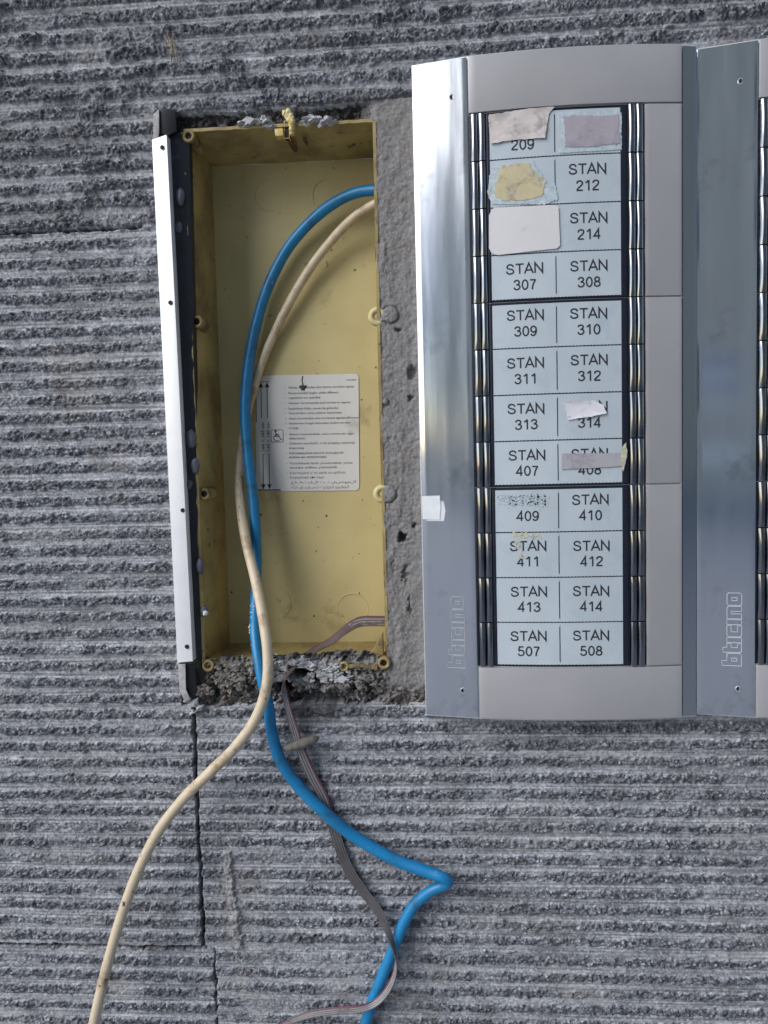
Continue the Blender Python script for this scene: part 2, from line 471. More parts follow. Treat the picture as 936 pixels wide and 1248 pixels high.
def text_geo(body, bold=0.0):
    """flat text mesh: (verts2d as array, faces), width and height measured"""
    k = (body, bold)
    if k in _tc: return _tc[k]
    cu = bpy.data.curves.new('lettering', 'FONT')
    cu.body = body; cu.size = 1.0; cu.resolution_u = 3; cu.offset = bold
    o = bpy.data.objects.new('lettering', cu)
    COL.objects.link(o)
    dg = bpy.context.evaluated_depsgraph_get()
    me = bpy.data.meshes.new_from_object(o.evaluated_get(dg))
    vs = np.array([v.co[:2] for v in me.vertices]).reshape(-1, 2)
    fs = [tuple(p.vertices) for p in me.polygons]
    bpy.data.objects.remove(o); bpy.data.curves.remove(cu); bpy.data.meshes.remove(me)
    _tc[k] = (vs, fs)
    return _tc[k]


# ------------------------------------------------------------------ noise
def _hash(ix, iz, seed):
    h = (ix.astype(np.int64) * 374761393 + iz.astype(np.int64) * 668265263 + seed * 1442695041) & 0xffffffff
    h = ((h ^ (h >> 13)) * 1274126177) & 0xffffffff
    return ((h ^ (h >> 16)) & 0xffffff) / float(0xffffff)


def vnoise(x, z, seed=0):
    ix, iz = np.floor(x), np.floor(z)
    fx, fz = x - ix, z - iz
    fx, fz = fx * fx * (3 - 2 * fx), fz * fz * (3 - 2 * fz)
    a, b, c, d = _hash(ix, iz, seed), _hash(ix + 1, iz, seed), _hash(ix, iz + 1, seed), _hash(ix + 1, iz + 1, seed)
    return (a + (b - a) * fx) * (1 - fz) + (c + (d - c) * fx) * fz - .5


def fbm(x, z, seed=0, oct=4, g=0.55):
    s, a = 0, 1.0
    for i in range(oct):
        s = s + a * vnoise(x * 2 ** i + i * 7.3, z * 2 ** i - i * 3.1, seed + i)
        a *= g
    return s


def facets(x, z, seed=0):
    """broken-stone chips: nearest-cell tilted planes"""
    ix, iz = np.floor(x), np.floor(z)
    best = np.full(np.broadcast(x, z).shape, 9.0); val = np.zeros_like(best)
    for dx in (-1, 0, 1):
        for dz in (-1, 0, 1):
            cx, cz = ix + dx, iz + dz
            px, pz = cx + _hash(cx, cz, seed), cz + _hash(cx, cz, seed + 11)
            d = (x - px) ** 2 + (z - pz) ** 2
            h = _hash(cx, cz, seed + 5) - .5 + (x - px) * (_hash(cx, cz, seed + 7) - .5) * 1.6 + (z - pz) * (_hash(cx, cz, seed + 9) - .5) * 1.6
            m = d < best
            best = np.where(m, d, best); val = np.where(m, h, val)
    return val


def sstep(a, b, x):
    t = np.clip((x - a) / (b - a), 0, 1)
    return t * t * (3 - 2 * t)


def sheet(name, xs, zs, Y, keep, mats, attrs, parent=None):
    """height-field mesh (y over x, z); keep = boolean per vertex, faces need one kept corner"""
    nx, nz = len(xs), len(zs)
    X, Z = np.meshgrid(xs, zs)
    idx = np.arange(nx * nz).reshape(nz, nx)
    q = np.stack([idx[:-1, :-1], idx[:-1, 1:], idx[1:, 1:], idx[1:, :-1]], -1).reshape(-1, 4)
    q = q[keep.ravel()[q].any(1)]
    used = np.zeros(nx * nz, bool); used[q.ravel()] = True
    rm = np.cumsum(used) - 1
    co = (np.stack([X, Y, Z], -1).reshape(-1, 3)[used] * MM).astype(np.float32)
    q = rm[q].astype(np.int32)
    me = bpy.data.meshes.new(name)
    me.vertices.add(len(co)); me.vertices.foreach_set('co', co.ravel())
    me.loops.add(len(q) * 4); me.loops.foreach_set('vertex_index', q.ravel())
    me.polygons.add(len(q)); me.polygons.foreach_set('loop_start', np.arange(0, len(q) * 4, 4, dtype=np.int32))
    me.update(calc_edges=True)
    me.polygons.foreach_set('use_smooth', np.ones(len(q), bool))
    for k, v in attrs.items():
        at = me.attributes.new(k, 'FLOAT', 'POINT')
        at.data.foreach_set('value', np.clip(v, 0, 1).ravel()[used].astype(np.float32))
    me.materials.append(mats)
    o = bpy.data.objects.new(name, me)
    COL.objects.link(o)
    if parent is not None: o.parent = parent
    return o


# ------------------------------------------------------------------ setting seen only in reflections: ground and the house across
g = MB()
g.add([(-90e3, 400, -1400), (90e3, 400, -1400), (90e3, -120e3, -1400), (-90e3, -120e3, -1400)], [(0, 1, 2, 3)])
tag(g.build('ground', M['paving']), kind='structure')

BL = (2600, -9000, -1400)
house = thing('building', BL, 'dark grey building across the street, mirrored in the polished aluminium strips', 'building')
MB().box(-4400, 30000, -15000, -9000, -1400, 16000).build('facade', M['facade'], house, smooth=False)
for sx0, sx1, sz0, sz1, sm in ((-700, -460, 1100, 1340, 'signblue'), (-690, -460, 875, 1095, 'signwhite'), (-690, -455, 690, 870, 'signblue'), (-610, -465, 270, 685, 'signwhite'), (-690, -300, -720, -310, 'signwhite')):  # unseen boards, added only to mirror blue and pale patches in the strip
    MB().box(sx0, sx1, -9060, -8990, sz0, sz1).build('sign_board', M[sm], house, smooth=False)
for wx, wz in ((-3300, 3300), (1300, 3300), (4300, 3300), (2300, 300), (-3300, 6000), (1300, 6000), (-3300, 300)):
    f = MB().box(wx - 60, wx + 1260, -9050, -8998, wz - 60, wz + 1460).build('window', M['signwhite'], house, smooth=False)
    MB().box(wx, wx + 1200, -8994, -8990, wz, wz + 1400).build('pane', M['glass'], f, smooth=False)

# ------------------------------------------------------------------ the stone wall
xs = np.concatenate([np.arange(-1400, -420, 14), np.arange(-420, -266, 2.2), np.arange(-266, 182, .5), np.arange(182, 330, 2.2), np.arange(330, 1300, 14)])
zs = np.concatenate([np.arange(-1400, -450, 14), np.arange(-450, -328, 2.2), np.arange(-328, 262, .5), np.arange(262, 400, 2.2), np.arange(400, 1300, 14)])
X, Z = np.meshgrid(xs, zs)
wob = .7 * fbm(X / 9, Z / 9, 3, 3)
J_TOP = P(90, 281).z          # joint between the top course and the course beside the box
J_BOT = P(120, 1153).z
J_X = P(242, 1010).x
J_X2 = P(263, 1205).x
top = Z > J_TOP + wob
bot = Z < J_BOT + wob
left = X < np.where(bot, J_X2, J_X) + wob
PIT = np.where(top, 9.35, 9.03)
zA, zB = P(0, 1138.5).z, P(265, 1122).z
zC, zD = P(120, 1172).z, P(300, 1184).z
zT = P(50, 160).z
ph = np.where(top, zT, np.where(bot, np.where(left, zC, zD), np.where(left, zA, zB)))
slope = np.where(top, .006, np.where(bot & left, -.008, 0))
T = (Z - ph - slope * X) / PIT + .06 * vnoise(X / 44, Z / 14, 21) + .025 * vnoise(X / 9, Z / 6, 22)
row = np.floor(T + .5)
d = (T - row) * PIT                         # signed distance from the rib's middle line
rs = row * 17.3 + np.where(left, 0, 91) + np.where(top, 300, 0)
f1, f2 = facets(X / 3.0, Z / 2.1, 50), facets(X / 1.35, Z / 1.05, 60)
chips = f1 * 1.0 + f2 * .75 + fbm(X / .9, Z / .9, 70, 2) * .35
ex = np.where(top, .35, 0)
ang = facets(X / 4.2, rs + Z / 2.4, 35) * 1.5 + f2 * .45          # angular chips along the broken edges
up_w = 2.0 + .9 * vnoise(X / 9, rs, 31) + ang + .4 * vnoise(X / .8, rs, 37) + ex
dn_w = 2.15 + .9 * vnoise(X / 8, rs, 33) + ang * .75 + .4 * vnoise(X / .8, rs, 38) + ex
r = np.where(d > 0, sstep(up_w + .35, up_w - .35, d), sstep(dn_w + .2, dn_w - .2, -d))
brk = sstep(.16, .42, fbm(X / 22, rs + Z / 40, 41, 3)) * np.where(bot, .9, .6)
hgt = .85 + .55 * vnoise(X / 7, rs, 44) + np.where(top, .45, 0) + np.where(bot, -.25, 0)
big = sstep(.22, .42, fbm(X / 16, Z / 9, 47, 3)) * np.where(top, .8, .2)
H = r * (1 - .82 * brk) * (hgt + chips * 1.05) + big * (1.1 + chips)
stri = .46 * vnoise(X / 90, Z / .8, 81) + .22 * vnoise(X / 40, Z / .5 + 9, 82)
H = H + (1 - r) * (stri + .18 * fbm(X / 1.6, Z / 1.1, 83, 3)) + .5 * fbm(X / 60, Z / 60, 84, 2)
rib = np.clip(r * (1 - .75 * brk) + big * .6, 0, 1)
# joints between the slabs
jd = np.minimum(np.abs(Z - J_BOT - wob * 1.3) + np.where(X > J_X + 2, 1.2 + .04 * (X - J_X), 0), np.where(bot | (Z > P(236, 858).z), 99, np.abs(X - J_X - wob * 1.2)))
jd = np.minimum(jd, np.where(bot, np.abs(X - J_X2 - wob) + .35, 99))
jd = np.minimum(jd, np.abs(Z - J_TOP - wob * .4) + np.where(X > -150, 9, .15))
jw = .55 + .7 * vnoise(X / 5, Z / 5, 90) + .9 * np.clip(facets(X / 2.5, Z / 2.5, 92), 0, 1)
joint = sstep(jw + .35, jw - .25, jd)
H = H - joint * 4.5
# knocks, crumbled spots and soot near the cut-out
dirt = np.maximum(.85 * joint, np.where(top, .10 + .5 * np.clip(fbm(X / 18, Z / 11, 93, 4), 0, 1), .35 * np.clip(fbm(X / 30, Z / 22, 94, 4) - .1, 0, 1)))
hx, hz = P(392, 862).x, P(392, 862).z
dirt = np.maximum(dirt, .75 * np.exp(-(((X - hx) / 26) ** 2 + ((Z - hz) / 9) ** 2)) * (1 + fbm(X / 4, Z / 4, 95, 3)))
bx, bz = P(492, 120).x, P(492, 120).z
dirt = np.maximum(dirt, .5 * np.exp(-(((X - bx) / 40) ** 2 + ((Z - bz) / 9) ** 2)) * (1 + fbm(X / 4, Z / 4, 96, 3)))
dirt = np.maximum(dirt, big * .25)
kx, kz = P(75, 122).x, P(75, 122).z
knock = np.exp(-(((X - kx) / 9) ** 2 + ((Z - kz) / 3.4) ** 2))
dirt = np.maximum(dirt, knock * .7)
H = H + knock * (2.2 + chips)
pale = .35 * sstep(.12, .4, fbm(X / 30, Z / 12, 97, 4)) * np.where(bot, 1, .5)
sx = P(283, 1090).x - (Z - P(283, 1090).z) * .09
smear = np.exp(-((X - sx - 2.2 * fbm(Z / 5, Z / 5, 98, 3)) / 1.9) ** 2) * ((Z < P(0, 1035).z) & (Z > P(0, 1150).z))
pale = np.maximum(pale, .8 * smear)
H = np.where(smear > .35, np.maximum(H, 1.6 + chips * .8), H)
spx, spz = P(410, 1172).x, P(410, 1172).z
patch = np.exp(-(((X - spx) / 26) ** 2 + ((Z - spz) / 4.6) ** 2))
H = H * (1 - .6 * patch) + patch * (1 + .6 * fbm(X / 3, Z / 2, 99, 3))
rib = rib * (1 - .7 * patch)
# the cut-out for the flush box and everything behind the two panels
e1, e2 = 2.6 * fbm(X / 12, Z / 12, 101, 4), 3.4 * fbm(X / 10, Z / 10, 103, 4)
HL, HR = P(207, 500).x, 20.0
HT, HB = P(350, 133).z, P(380, 857).z
inside = (X > HL + e1 * .5) & (X < HR) & (Z < HT + e1 * .7) & (Z > HB + e2)
deep = (X > HL + 4) & (X < HR - 4) & (Z < HT - 4) & (Z > HB + 5)
behind = (X > 22) & (X < 258) & (Z > -122) & (Z < 186)
Y = np.where(inside, 9.0 + 2 * fbm(X / 3, Z / 3, 105, 2), -H)
wall = sheet('stone_wall', xs, zs, Y, ~((inside & deep) | behind), M['stone'], {'rib': rib, 'dirt': dirt, 'pale': pale})
tag(wall, 'grey split stone wall with horizontal saw-cut grooves, panels and open box set in it', 'wall')

# ------------------------------------------------------------------ mortar bedding round the box (part of the wall)
BX0, BX1, BZ0, BZ1 = -125.0, -27.0, -106.0, 173.4       # mouth of the yellow box
mxs, mzs = np.arange(HL - 7, 4, .45), np.arange(HB - 6, HT + 7, .45)
X, Z = np.meshgrid(mxs, mzs)
rough = fbm(X / 6, Z / 6, 201, 5, .6)
fine = fbm(X / 1.6, Z / 1.6, 211, 3)
# right strip: trowelled cement, wrinkled, with pits
yR = -.9 - .75 * rough - .3 * fine - .25 * fbm(X / .8, Z / .8, 215, 2) - 1.3 * np.abs(fbm(X / 4, Z / 13, 221, 4)) * sstep(-.1, .25, fbm(X / 20, Z / 30, 226, 2))
pits = np.zeros_like(X)
for pu, pv, sx_, sz_, dp in ((490, 655, 3.2, 2.2, 5), (502, 455, 2.4, 5.0, 2.6), (499, 485, 1.8, 2.0, 2.2), (486, 402, 3.2, 1.1, 2.4), (494, 700, 1.2, 7, 1.6), (499, 735, 1.0, 6, 1.4), (480, 690, 1.5, 5, .9), (505, 640, 1.6, 2.2, 2.4)):
    c = P(pu, pv)
    k = np.exp(-(((X - c.x + 1.1 * fine * 2) / sx_) ** 2 + ((Z - c.z + 1.3 * rough * 2) / sz_) ** 2))
    pits = np.maximum(pits, .8 * sstep(.35, .75, k) * min(1, dp / 4)); yR = yR + sstep(.3, .8, k) * dp
lumps = np.zeros_like(X)
for pu, pv, rr in ((476, 384, 4.2), (473, 602, 4.4), (470, 490, 1.6)):
    c = P(pu, pv)
    rd = np.hypot(X - c.x, Z - c.z) / rr
    yR = np.where(rd < 1, np.minimum(yR, -1.4 - .9 * np.sqrt(np.clip(1 - rd ** 2, 0, 1)) - .5 * fine - .4 * rough), yR)
    yR = yR + .7 * np.exp(-((rd - 1.06) / .09) ** 2)
    pits = np.maximum(pits, .6 * np.exp(-((rd - 1.06) / .08) ** 2) * (fine + .5))
# bottom rubble and top ledge
zb = sstep(BZ0 + 9, BZ0 + 3, Z)
crumb = facets(X / 2.4, Z / 2.4, 231) * 3.2 + facets(X / 1.1, Z / 1.1, 241) * 1.4 + rough * 3.4
yB = .5 - crumb + 2.5 * sstep(BZ0 - 8, BZ0 - 22, Z)
hole = np.zeros_like(X)
for pu, pv, sx_, sz_ in ((385, 855, 17, 6.0), (392, 828, 7, 4.0), (345, 838, 7, 5), (368, 818, 5, 3.4), (420, 862, 22, 3.0), (300, 868, 13, 3.0)):
    c = P(pu, pv)
    hole = np.maximum(hole, np.exp(-(((X - c.x + rough * 5) / sx_) ** 2 + ((Z - c.z + fine * 3) / sz_) ** 2)))
yB = yB + 11 * sstep(.35, .85, hole)
yT = 3.6 - crumb * .7
botm, topm = zb * sstep(-22, -34, X), sstep(BZ1 - 1, BZ1 + 2.5, Z) * sstep(-24, -36, X)
leftm = sstep(BX0 + 2, BX0 - 2, X)
Ym = yR * (1 - botm) + yB * botm
Ym = Ym * (1 - topm) + yT * topm
Ym = np.where(leftm > .5, np.maximum(Ym, 3.0 - rough), Ym)
lowR = sstep(BZ0 - 10, BZ0 - 22, Z) * (1 - botm)
Ym = Ym + lowR * (3 - crumb * .8)
edge = (X < HL - 2) | (X > 3) | (Z < HB - 2) | (Z > HT + 2)
Ym = np.where(edge, np.maximum(Ym, 7), Ym)
ov = BZ0 + 3.6 + 5.0 * fbm(X / 9, Z / 60, 251, 3) + 2 * np.exp(-((X - P(430, 790).x) / 16) ** 2)      # rubble spills over the lower lip
mouth = (X > BX0 - 1.2) & (X < BX1 + 1.0) & (Z > ov) & (Z < BZ1 + 1.0)
spill = sstep(BZ0 - 3, BZ0 + 1, Z) * botm
Ym = np.where((X > BX0 - 1.2) & (X < BX1 + .5) & (Z > BZ0 - 4) & (Z < ov + 3), np.minimum(Ym, np.where(Z > BZ0, -2.2 - crumb * .35 + np.clip(Z - BZ0, 0, 9) * 1.6, -2.0 - crumb * .45) + 9 * sstep(.35, .85, hole)), Ym)
pl = P(362, 822)
pale = botm * np.clip(np.exp(-(((X - pl.x) / 24) ** 2 + ((Z - pl.z) / 9) ** 2)) * 1.5 * (.55 + 1.8 * fine + rough), 0, 1)
pale = np.maximum(pale, botm * .5 * sstep(.15, .45, fine + .5 * rough))
pt = P(315, 152)
pale = np.maximum(pale, topm * np.exp(-(((X - pt.x) / 13) ** 2)) * (.6 + fine))
br = P(275, 830)
brown = botm * np.exp(-(((X - br.x) / 20) ** 2 + ((Z - br.z) / 14) ** 2)) * (.55 + .9 * rough) + .25 * sstep(.1, .4, rough) + .35 * lowR
mdirt = np.maximum(pits * .8, sstep(.3, .9, hole) * .95)  # recess shade of pits and hollows painted into the colour
mdirt = np.maximum(mdirt, topm * (.8 - pale) * (1 + rough))  # shade in the gap above the box, painted into the mortar colour
mdirt = np.maximum(mdirt, botm * (.30 + .6 * sstep(-.1, .5, -rough)) * (1 - pale) * (1 - .6 * brown))
sheet('mortar_bedding', mxs, mzs, Ym, ~mouth, M['mortar'], {'dirt': mdirt, 'pale': pale, 'brown': brown}, wall)

# ------------------------------------------------------------------ the yellow flush box
DEP = 38.0
box = thing('flush_box', (-76, 0, BZ0), 'empty yellow plastic flush box sunk in the wall, cables running through it', 'junction box')
b = MB()
o0 = (BX0, BX1, BZ0, BZ1)
i0 = (BX0 + 3.2, BX1 - 1.5, BZ0 + 2.2, BZ1 - 2.8)
nz_, nx_, nd = 40, 16, 10


def lerp(a, c, t): return a + (c - a) * t


def wallpt(k, s, t):
    """inner wall k (left, right, bottom, top) at s along it and t deep"""
    x0, x1, z0, z1 = (lerp(p, q, t) for p, q in zip(o0, i0))
    yy = -.8 + (DEP + .8) * t
    bow = .35 * math.sin(math.pi * s) * (1 - t)
    return ((x0 + bow, yy, lerp(z0, z1, s)), (x1 - bow, yy, lerp(z0, z1, s)), (lerp(x0, x1, s), yy, z0), (lerp(x0, x1, s), yy, z1))[k]


for k in range(4):
    n_ = nz_ if k < 2 else nx_
    b.grid([[wallpt(k, i / n_, j / nd) for j in range(nd + 1)] for i in range(n_ + 1)])
rg = random.Random(4)
for k in range(4):                                          # slightly ragged rim, 1.6 mm thick
    n_ = nz_ * 2 if k < 2 else nx_ * 2
    rows = []
    for i in range(n_ + 1):
        p = Vector(wallpt(k, i / n_, 0))
        q = p + Vector(((-1.6, 0, 0), (1.6, 0, 0), (0, 0, -1.6), (0, 0, 1.6))[k])
        jit = rg.uniform(-.4, .4) + (.8 * max(0, math.sin(i * .37 + k) * math.sin(i * .9)) if k == 1 else 0)
        rows.append([p, (p.x, p.y - .5 + jit, p.z), (q.x, q.y - .5 + jit * .7, q.z), (q.x, 9, q.z)])
    b.grid(rows)
x0, x1, z0, z1 = i0
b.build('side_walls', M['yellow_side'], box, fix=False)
bk = MB()
bk.grid([[(lerp(x0, x1, i / 20), DEP + .25 * math.sin(i * .9) * math.sin(j * .37), lerp(z0, z1, j / 50)) for i in range(21)] for j in range(51)])
bk.build('back_panel', M['yellow'], box, fix=False)


def ring(mb, c, R, r, n=40, m=8, mi=0):
    vs = [(c[0] + (R + r * math.cos(q)) * math.cos(p), c[1] + r * math.sin(q), c[2] + (R + r * math.cos(q)) * math.sin(p))
          for p in (i * 2 * math.pi / n for i in range(n)) for q in (j * 2 * math.pi / m for j in range(m))]
    mb.add(vs, [(i * m + j, i * m + (j + 1) % m, ((i + 1) % n) * m + (j + 1) % m, ((i + 1) % n) * m + j) for i in range(n) for j in range(m)], mi)


for u, v, R in ((430, 742, 9.0), (330, 238, 9), (280, 215, 8), (400, 238, 9), (336, 735, 9)):
    c = P(u, v, DEP)
    k = MB(); ring(k, (c.x, DEP + .05, c.z), R, .28)
    k.build('knockout_ring', M['yellow'], box)
for u, v, yy in ((230, 166, -1), (240, 392, 1.5), (249, 602, 1.5), (254, 811, -2.0), (468, 808, -2.6)):
    c = P(u, v, yy)
    k = MB(); ring(k, (c.x, yy, c.z), 2.5, .95, 28, 10)
    n = 20
    for i in range(n):
        a0, a1 = i * 2 * math.pi / n, (i + 1) * 2 * math.pi / n
        pts = [(c.x + R_ * math.cos(a), y_, c.z + R_ * math.sin(a)) for (R_, y_) in ((3.3, yy + .2), (3.3, yy + 16)) for a in (a0, a1)]
        k.add(pts, [(0, 1, 3, 2)])
    ring(k, (c.x, yy + 3, c.z), 1.3, .5, 20, 6)
    s_ = k.build('screw_boss', M['yellow_dirty'], box)
    MB().disc((c.x, yy + .5, c.z), 1.75, yy + 10).build('screw_hole', M['hole'], s_)
for u, v in ((459, 386), (465, 602)):                        # lugs on the right edge, half buried in mortar
    c = P(u, v, .5)
    k = MB(); ring(k, (c.x + .6, .4, c.z), 3.4, 1.7, 30, 10)
    k.build('buried_lug', M['yellow'], box)
    q = P(u + 9, v, -1)
    MB().lump((q.x + .6, -.1, q.z), (3.1, 1.6, 3.5), int(v), amp=.3, sub=4).build('mortar_plug', M['mortar'], wall)
# strengthening tongue with a small eye beside the bottom right boss
c0, c1 = P(422, 812, -2), P(460, 811, -2)
k = MB()
k.hexa([(c0.x, -2.4, c0.z + 1), (c1.x, -2.4, c1.z + 1.2), (c1.x, -2.4, c1.z - 2.2), (c0.x + 8, -2.4, c0.z - .6), (c0.x, -2.4, c0.z - 1.2)],
       [(c0.x, 3, c0.z + 1), (c1.x, 3, c1.z + 1.2), (c1.x, 3, c1.z - 2.2), (c0.x + 8, 3, c0.z - .6), (c0.x, 3, c0.z - 1.2)])
ring(k, (c0.x - 1.2, -2.2, c0.z), 2.0, .75, 24, 8)
c2 = P(463, 788, 0)
k.hexa([(c2.x - 5, 0, c2.z - 4), (c2.x + 1.6, 0, c2.z + 7), (c2.x + 1.6, 0, c2.z - 5)], [(c2.x - 5, 6, c2.z - 4), (c2.x + 1.6, 6, c2.z + 7), (c2.x + 1.6, 6, c2.z - 5)])
k.build('rim_tongue', M['yellow_dirty'], box, bevel=.3)
# broken yellow clip on the top edge
k = MB()
ct = P(352, 150, -2)
k.hexa([(ct.x - 3.4, -4, ct.z + 4.6), (ct.x + 1.8, -4.5, ct.z + 4.2), (ct.x + 3.6, -3.5, ct.z + .6), (ct.x + 2.6, -3, ct.z - 5.4), (ct.x + .2, -2.2, ct.z - 6), (ct.x + .4, -3, ct.z - 1)],
       [(ct.x - 2.4, 2, ct.z + 3.6), (ct.x + 1.8, 2, ct.z + 3.2), (ct.x + 3.2, 2, ct.z + .6), (ct.x + 2.2, 2, ct.z - 5), (ct.x + .6, 2, ct.z - 5.4), (ct.x + 1, 2, ct.z - 1)])
k.hexa([(ct.x - 7.6, -2, ct.z - 2.4), (ct.x - 3.2, -2, ct.z - 2.2), (ct.x - 3, -2, ct.z - 6), (ct.x - 7.2, -2, ct.z - 6)],
       [(ct.x - 7.4, 3, ct.z - 2.4), (ct.x - 3.4, 3, ct.z - 2.2), (ct.x - 3.2, 3, ct.z - 6), (ct.x - 7.2, 3, ct.z - 6)])
k.box(ct.x - 2.9, ct.x, -.5, 3, ct.z - 7, ct.z + 2, 1)
k.build('broken_clip', [M['yellow_clean'], M['hole']], box, bevel=.35)
k = MB(); rg = random.Random(61)
for q, (dx, dz, a) in enumerate(((-1.6, 4.4, 1.5), (.2, 4.6, 1.8), (1.2, 3.0, 1.7), (.6, 1.4, 1.5), (1.6, .2, 1.7), (1.4, -1.8, 1.4), (2.0, 1.6, 1.3), (-.6, 3.2, 1.3), (1.3, -3.6, 1.0))):
    k.lump((ct.x + dx, -3.4 + rg.uniform(-.5, .5), ct.z + dz), (a, a * .8, a * 1.15), q + 700, amp=.16, sub=3)
k.build('yellow_foam', M['foam'], box)
# rust-brown run on the top wall below the clip
# instruction label on the back
SW, SH = 60.0, 66.6
corner, tilt = Vector((-102.6, DEP - .35, -14.6)), math.radians(1.2)


def S(px, pz, lift=0.0):
    return (corner.x + px * math.cos(tilt) + pz * math.sin(tilt), corner.y - lift, corner.z - px * math.sin(tilt) * .6 + pz * math.cos(tilt))


def rrect(x0, x1, z0, z1, r, n=6):
    out = []
    for cx, cz, a0 in ((x1 - r, z1 - r, 0), (x0 + r, z1 - r, 90), (x0 + r, z0 + r, 180), (x1 - r, z0 + r, 270)):
        out += [(cx + r * math.cos(math.radians(a0 + 90 * i / n)), cz + r * math.sin(math.radians(a0 + 90 * i / n))) for i in range(n + 1)]
    return out


rr = rrect(0, SW, 0, SH, 2.4)
lab = MB().hexa([S(p, q, .12) for p, q in rr], [S(p, q, -.05) for p, q in rr]).build('instruction_label', M['sticker'], box, smooth=False)
ZP = 66.6 / 885.0                                           # one enlarged photo pixel of the label in mm


def zx(x): return (x - 58) * ZP


def zz(y): return (980 - y) * ZP


pr = MB()


def put_text(body, x0, zc, width, cap, rot=False, bold=0.0):
    vs, fs = text_geo(body, bold)
    if not len(vs): return
    mn, mx_ = vs[:, 0].min(), vs[:, 0].max()
    sx_, sz_ = width / (mx_ - mn), cap / .729
    pts = [((p[0] - mn) * sx_, p[1] * sz_) for p in vs]
    pr.add([S(x0 - q, zc + p, .2) if rot else S(x0 + p, zc + q, .2) for p, q in pts], fs)


LINES = [('Altezza raccomandata salvo diversa normativa vigente', 190, 820), ('Recommended height, unless different', 232, 700),
         ('regulations are specified', 268, 560), ('Hauteur recommandée sauf normes en vigueur', 308, 795),
         ('Empfohlene Höhe, soweit die geltenden', 350, 700), ('Vorschriften nichts anderes bestimmen', 385, 725),
         ('Altura recomendada salvo normativas vigentes diferentes', 425, 852), ('Aanbevolen hoogte behoudens andere normen', 462, 790),
         ('in voege', 497, 390), ('Altura recomendada, salvo norma em vigor', 545, 820), ('diferente', 577, 440),
         ('Zalecana wysokość, o ile przepisy stanowią', 615, 820), ('inaczej', 650, 430), ('Рекомендуемая высота, если другие', 690, 735),
         ('нормы не предписаны', 720, 605), ('Yürürlükteki farklı yönetmelikler yoksa', 768, 805), ('tavsiye edilen yükseklik', 800, 690),
         ('Συνιστώμενο ύψος εκτός αν ορίζεται', 842, 750), ('διαφορετικά από νόμο', 877, 585)]
for t_, y_, x_ in LINES:
    put_text(t_, zx(318), zz(y_ + 8), zx(x_) - zx(318), 1.35)
    if len(t_) > 24: pr.disc((S(zx(305), 0)[0], S(0, 0, .2)[1], S(zx(305), zz(y_))[2]), .2, S(0, 0, .14)[1], 8)
put_text('عافترالا هب ىصوملا', zx(330), zz(921), zx(830) - zx(330), 1.3)
put_text('كلذ ريغ ىلع صنت ةيلحملا نيناوقلا', zx(330), zz(958), zx(775) - zx(330), 1.3)
put_text('F60404', zx(765), zz(147), zx(838) - zx(765), .95)
put_text('160 ÷ 165 cm', zx(124), zz(668), 16.2, 1.75, True, .012)
put_text('135 ÷ 140 cm', zx(168), zz(668), 16.2, 1.75, True, .012)


def bar(x0, x1, y0, y1):
    pr.hexa([S(zx(x0), zz(y0), .2), S(zx(x1), zz(y0), .2), S(zx(x1), zz(y1), .2), S(zx(x0), zz(y1), .2)],
            [S(zx(x0), zz(y0), .13), S(zx(x1), zz(y0), .13), S(zx(x1), zz(y1), .13), S(zx(x0), zz(y1), .13)])


def tri(*p):
    pr.hexa([S(zx(a), zz(c), .2) for a, c in p], [S(zx(a), zz(c), .13) for a, c in p])


for xx in (105, 152):
    bar(xx - 3, xx + 3, 186, 418); bar(xx - 3 + 8, xx + 3 + 8, 690, 926)
    tri((xx, 146), (xx - 18, 186), (xx + 18, 186)); tri((xx + 8, 966), (xx + 26, 926), (xx - 10, 926))
bar(88, 172, 141, 145); bar(62, 246, 966, 975); bar(62, 68, 260, 450)
sq = rrect(zx(178), zx(272), zz(603), zz(510), .7, 4)
pr.tube([S(p, q, .16) for p, q in sq + sq[:1]], .16, 6)
arc = [S(zx(222) + 1.75 * math.cos(math.radians(a)), zz(572) + 1.75 * math.sin(math.radians(a)), .16) for a in range(40, 330, 14)]
pr.tube(arc, .22, 6)
pr.tube([S(zx(214), zz(526), .16), S(zx(214), zz(560), .16), S(zx(244), zz(560), .16), S(zx(250), zz(584), .16), S(zx(264), zz(580), .16)], .26, 6)
pr.tube([S(zx(214), zz(543), .16), S(zx(238), zz(543), .16)], .22, 6)
pr.disc(S(zx(214), zz(519), .22), .62, S(0, 0, .13)[1], 12)
pr.build('lettering', M['ink'], lab, smooth=False, fix=False)
dr = MB().lump(S(zx(428), zz(192), .3), (1.9, .5, 1.6), 3)
dr.tube([S(zx(428), zz(105), .25), S(zx(421), zz(140), .25), S(zx(432), zz(180), .3)], .3, 6)
dr.build('drip_stain', M['green'], lab)

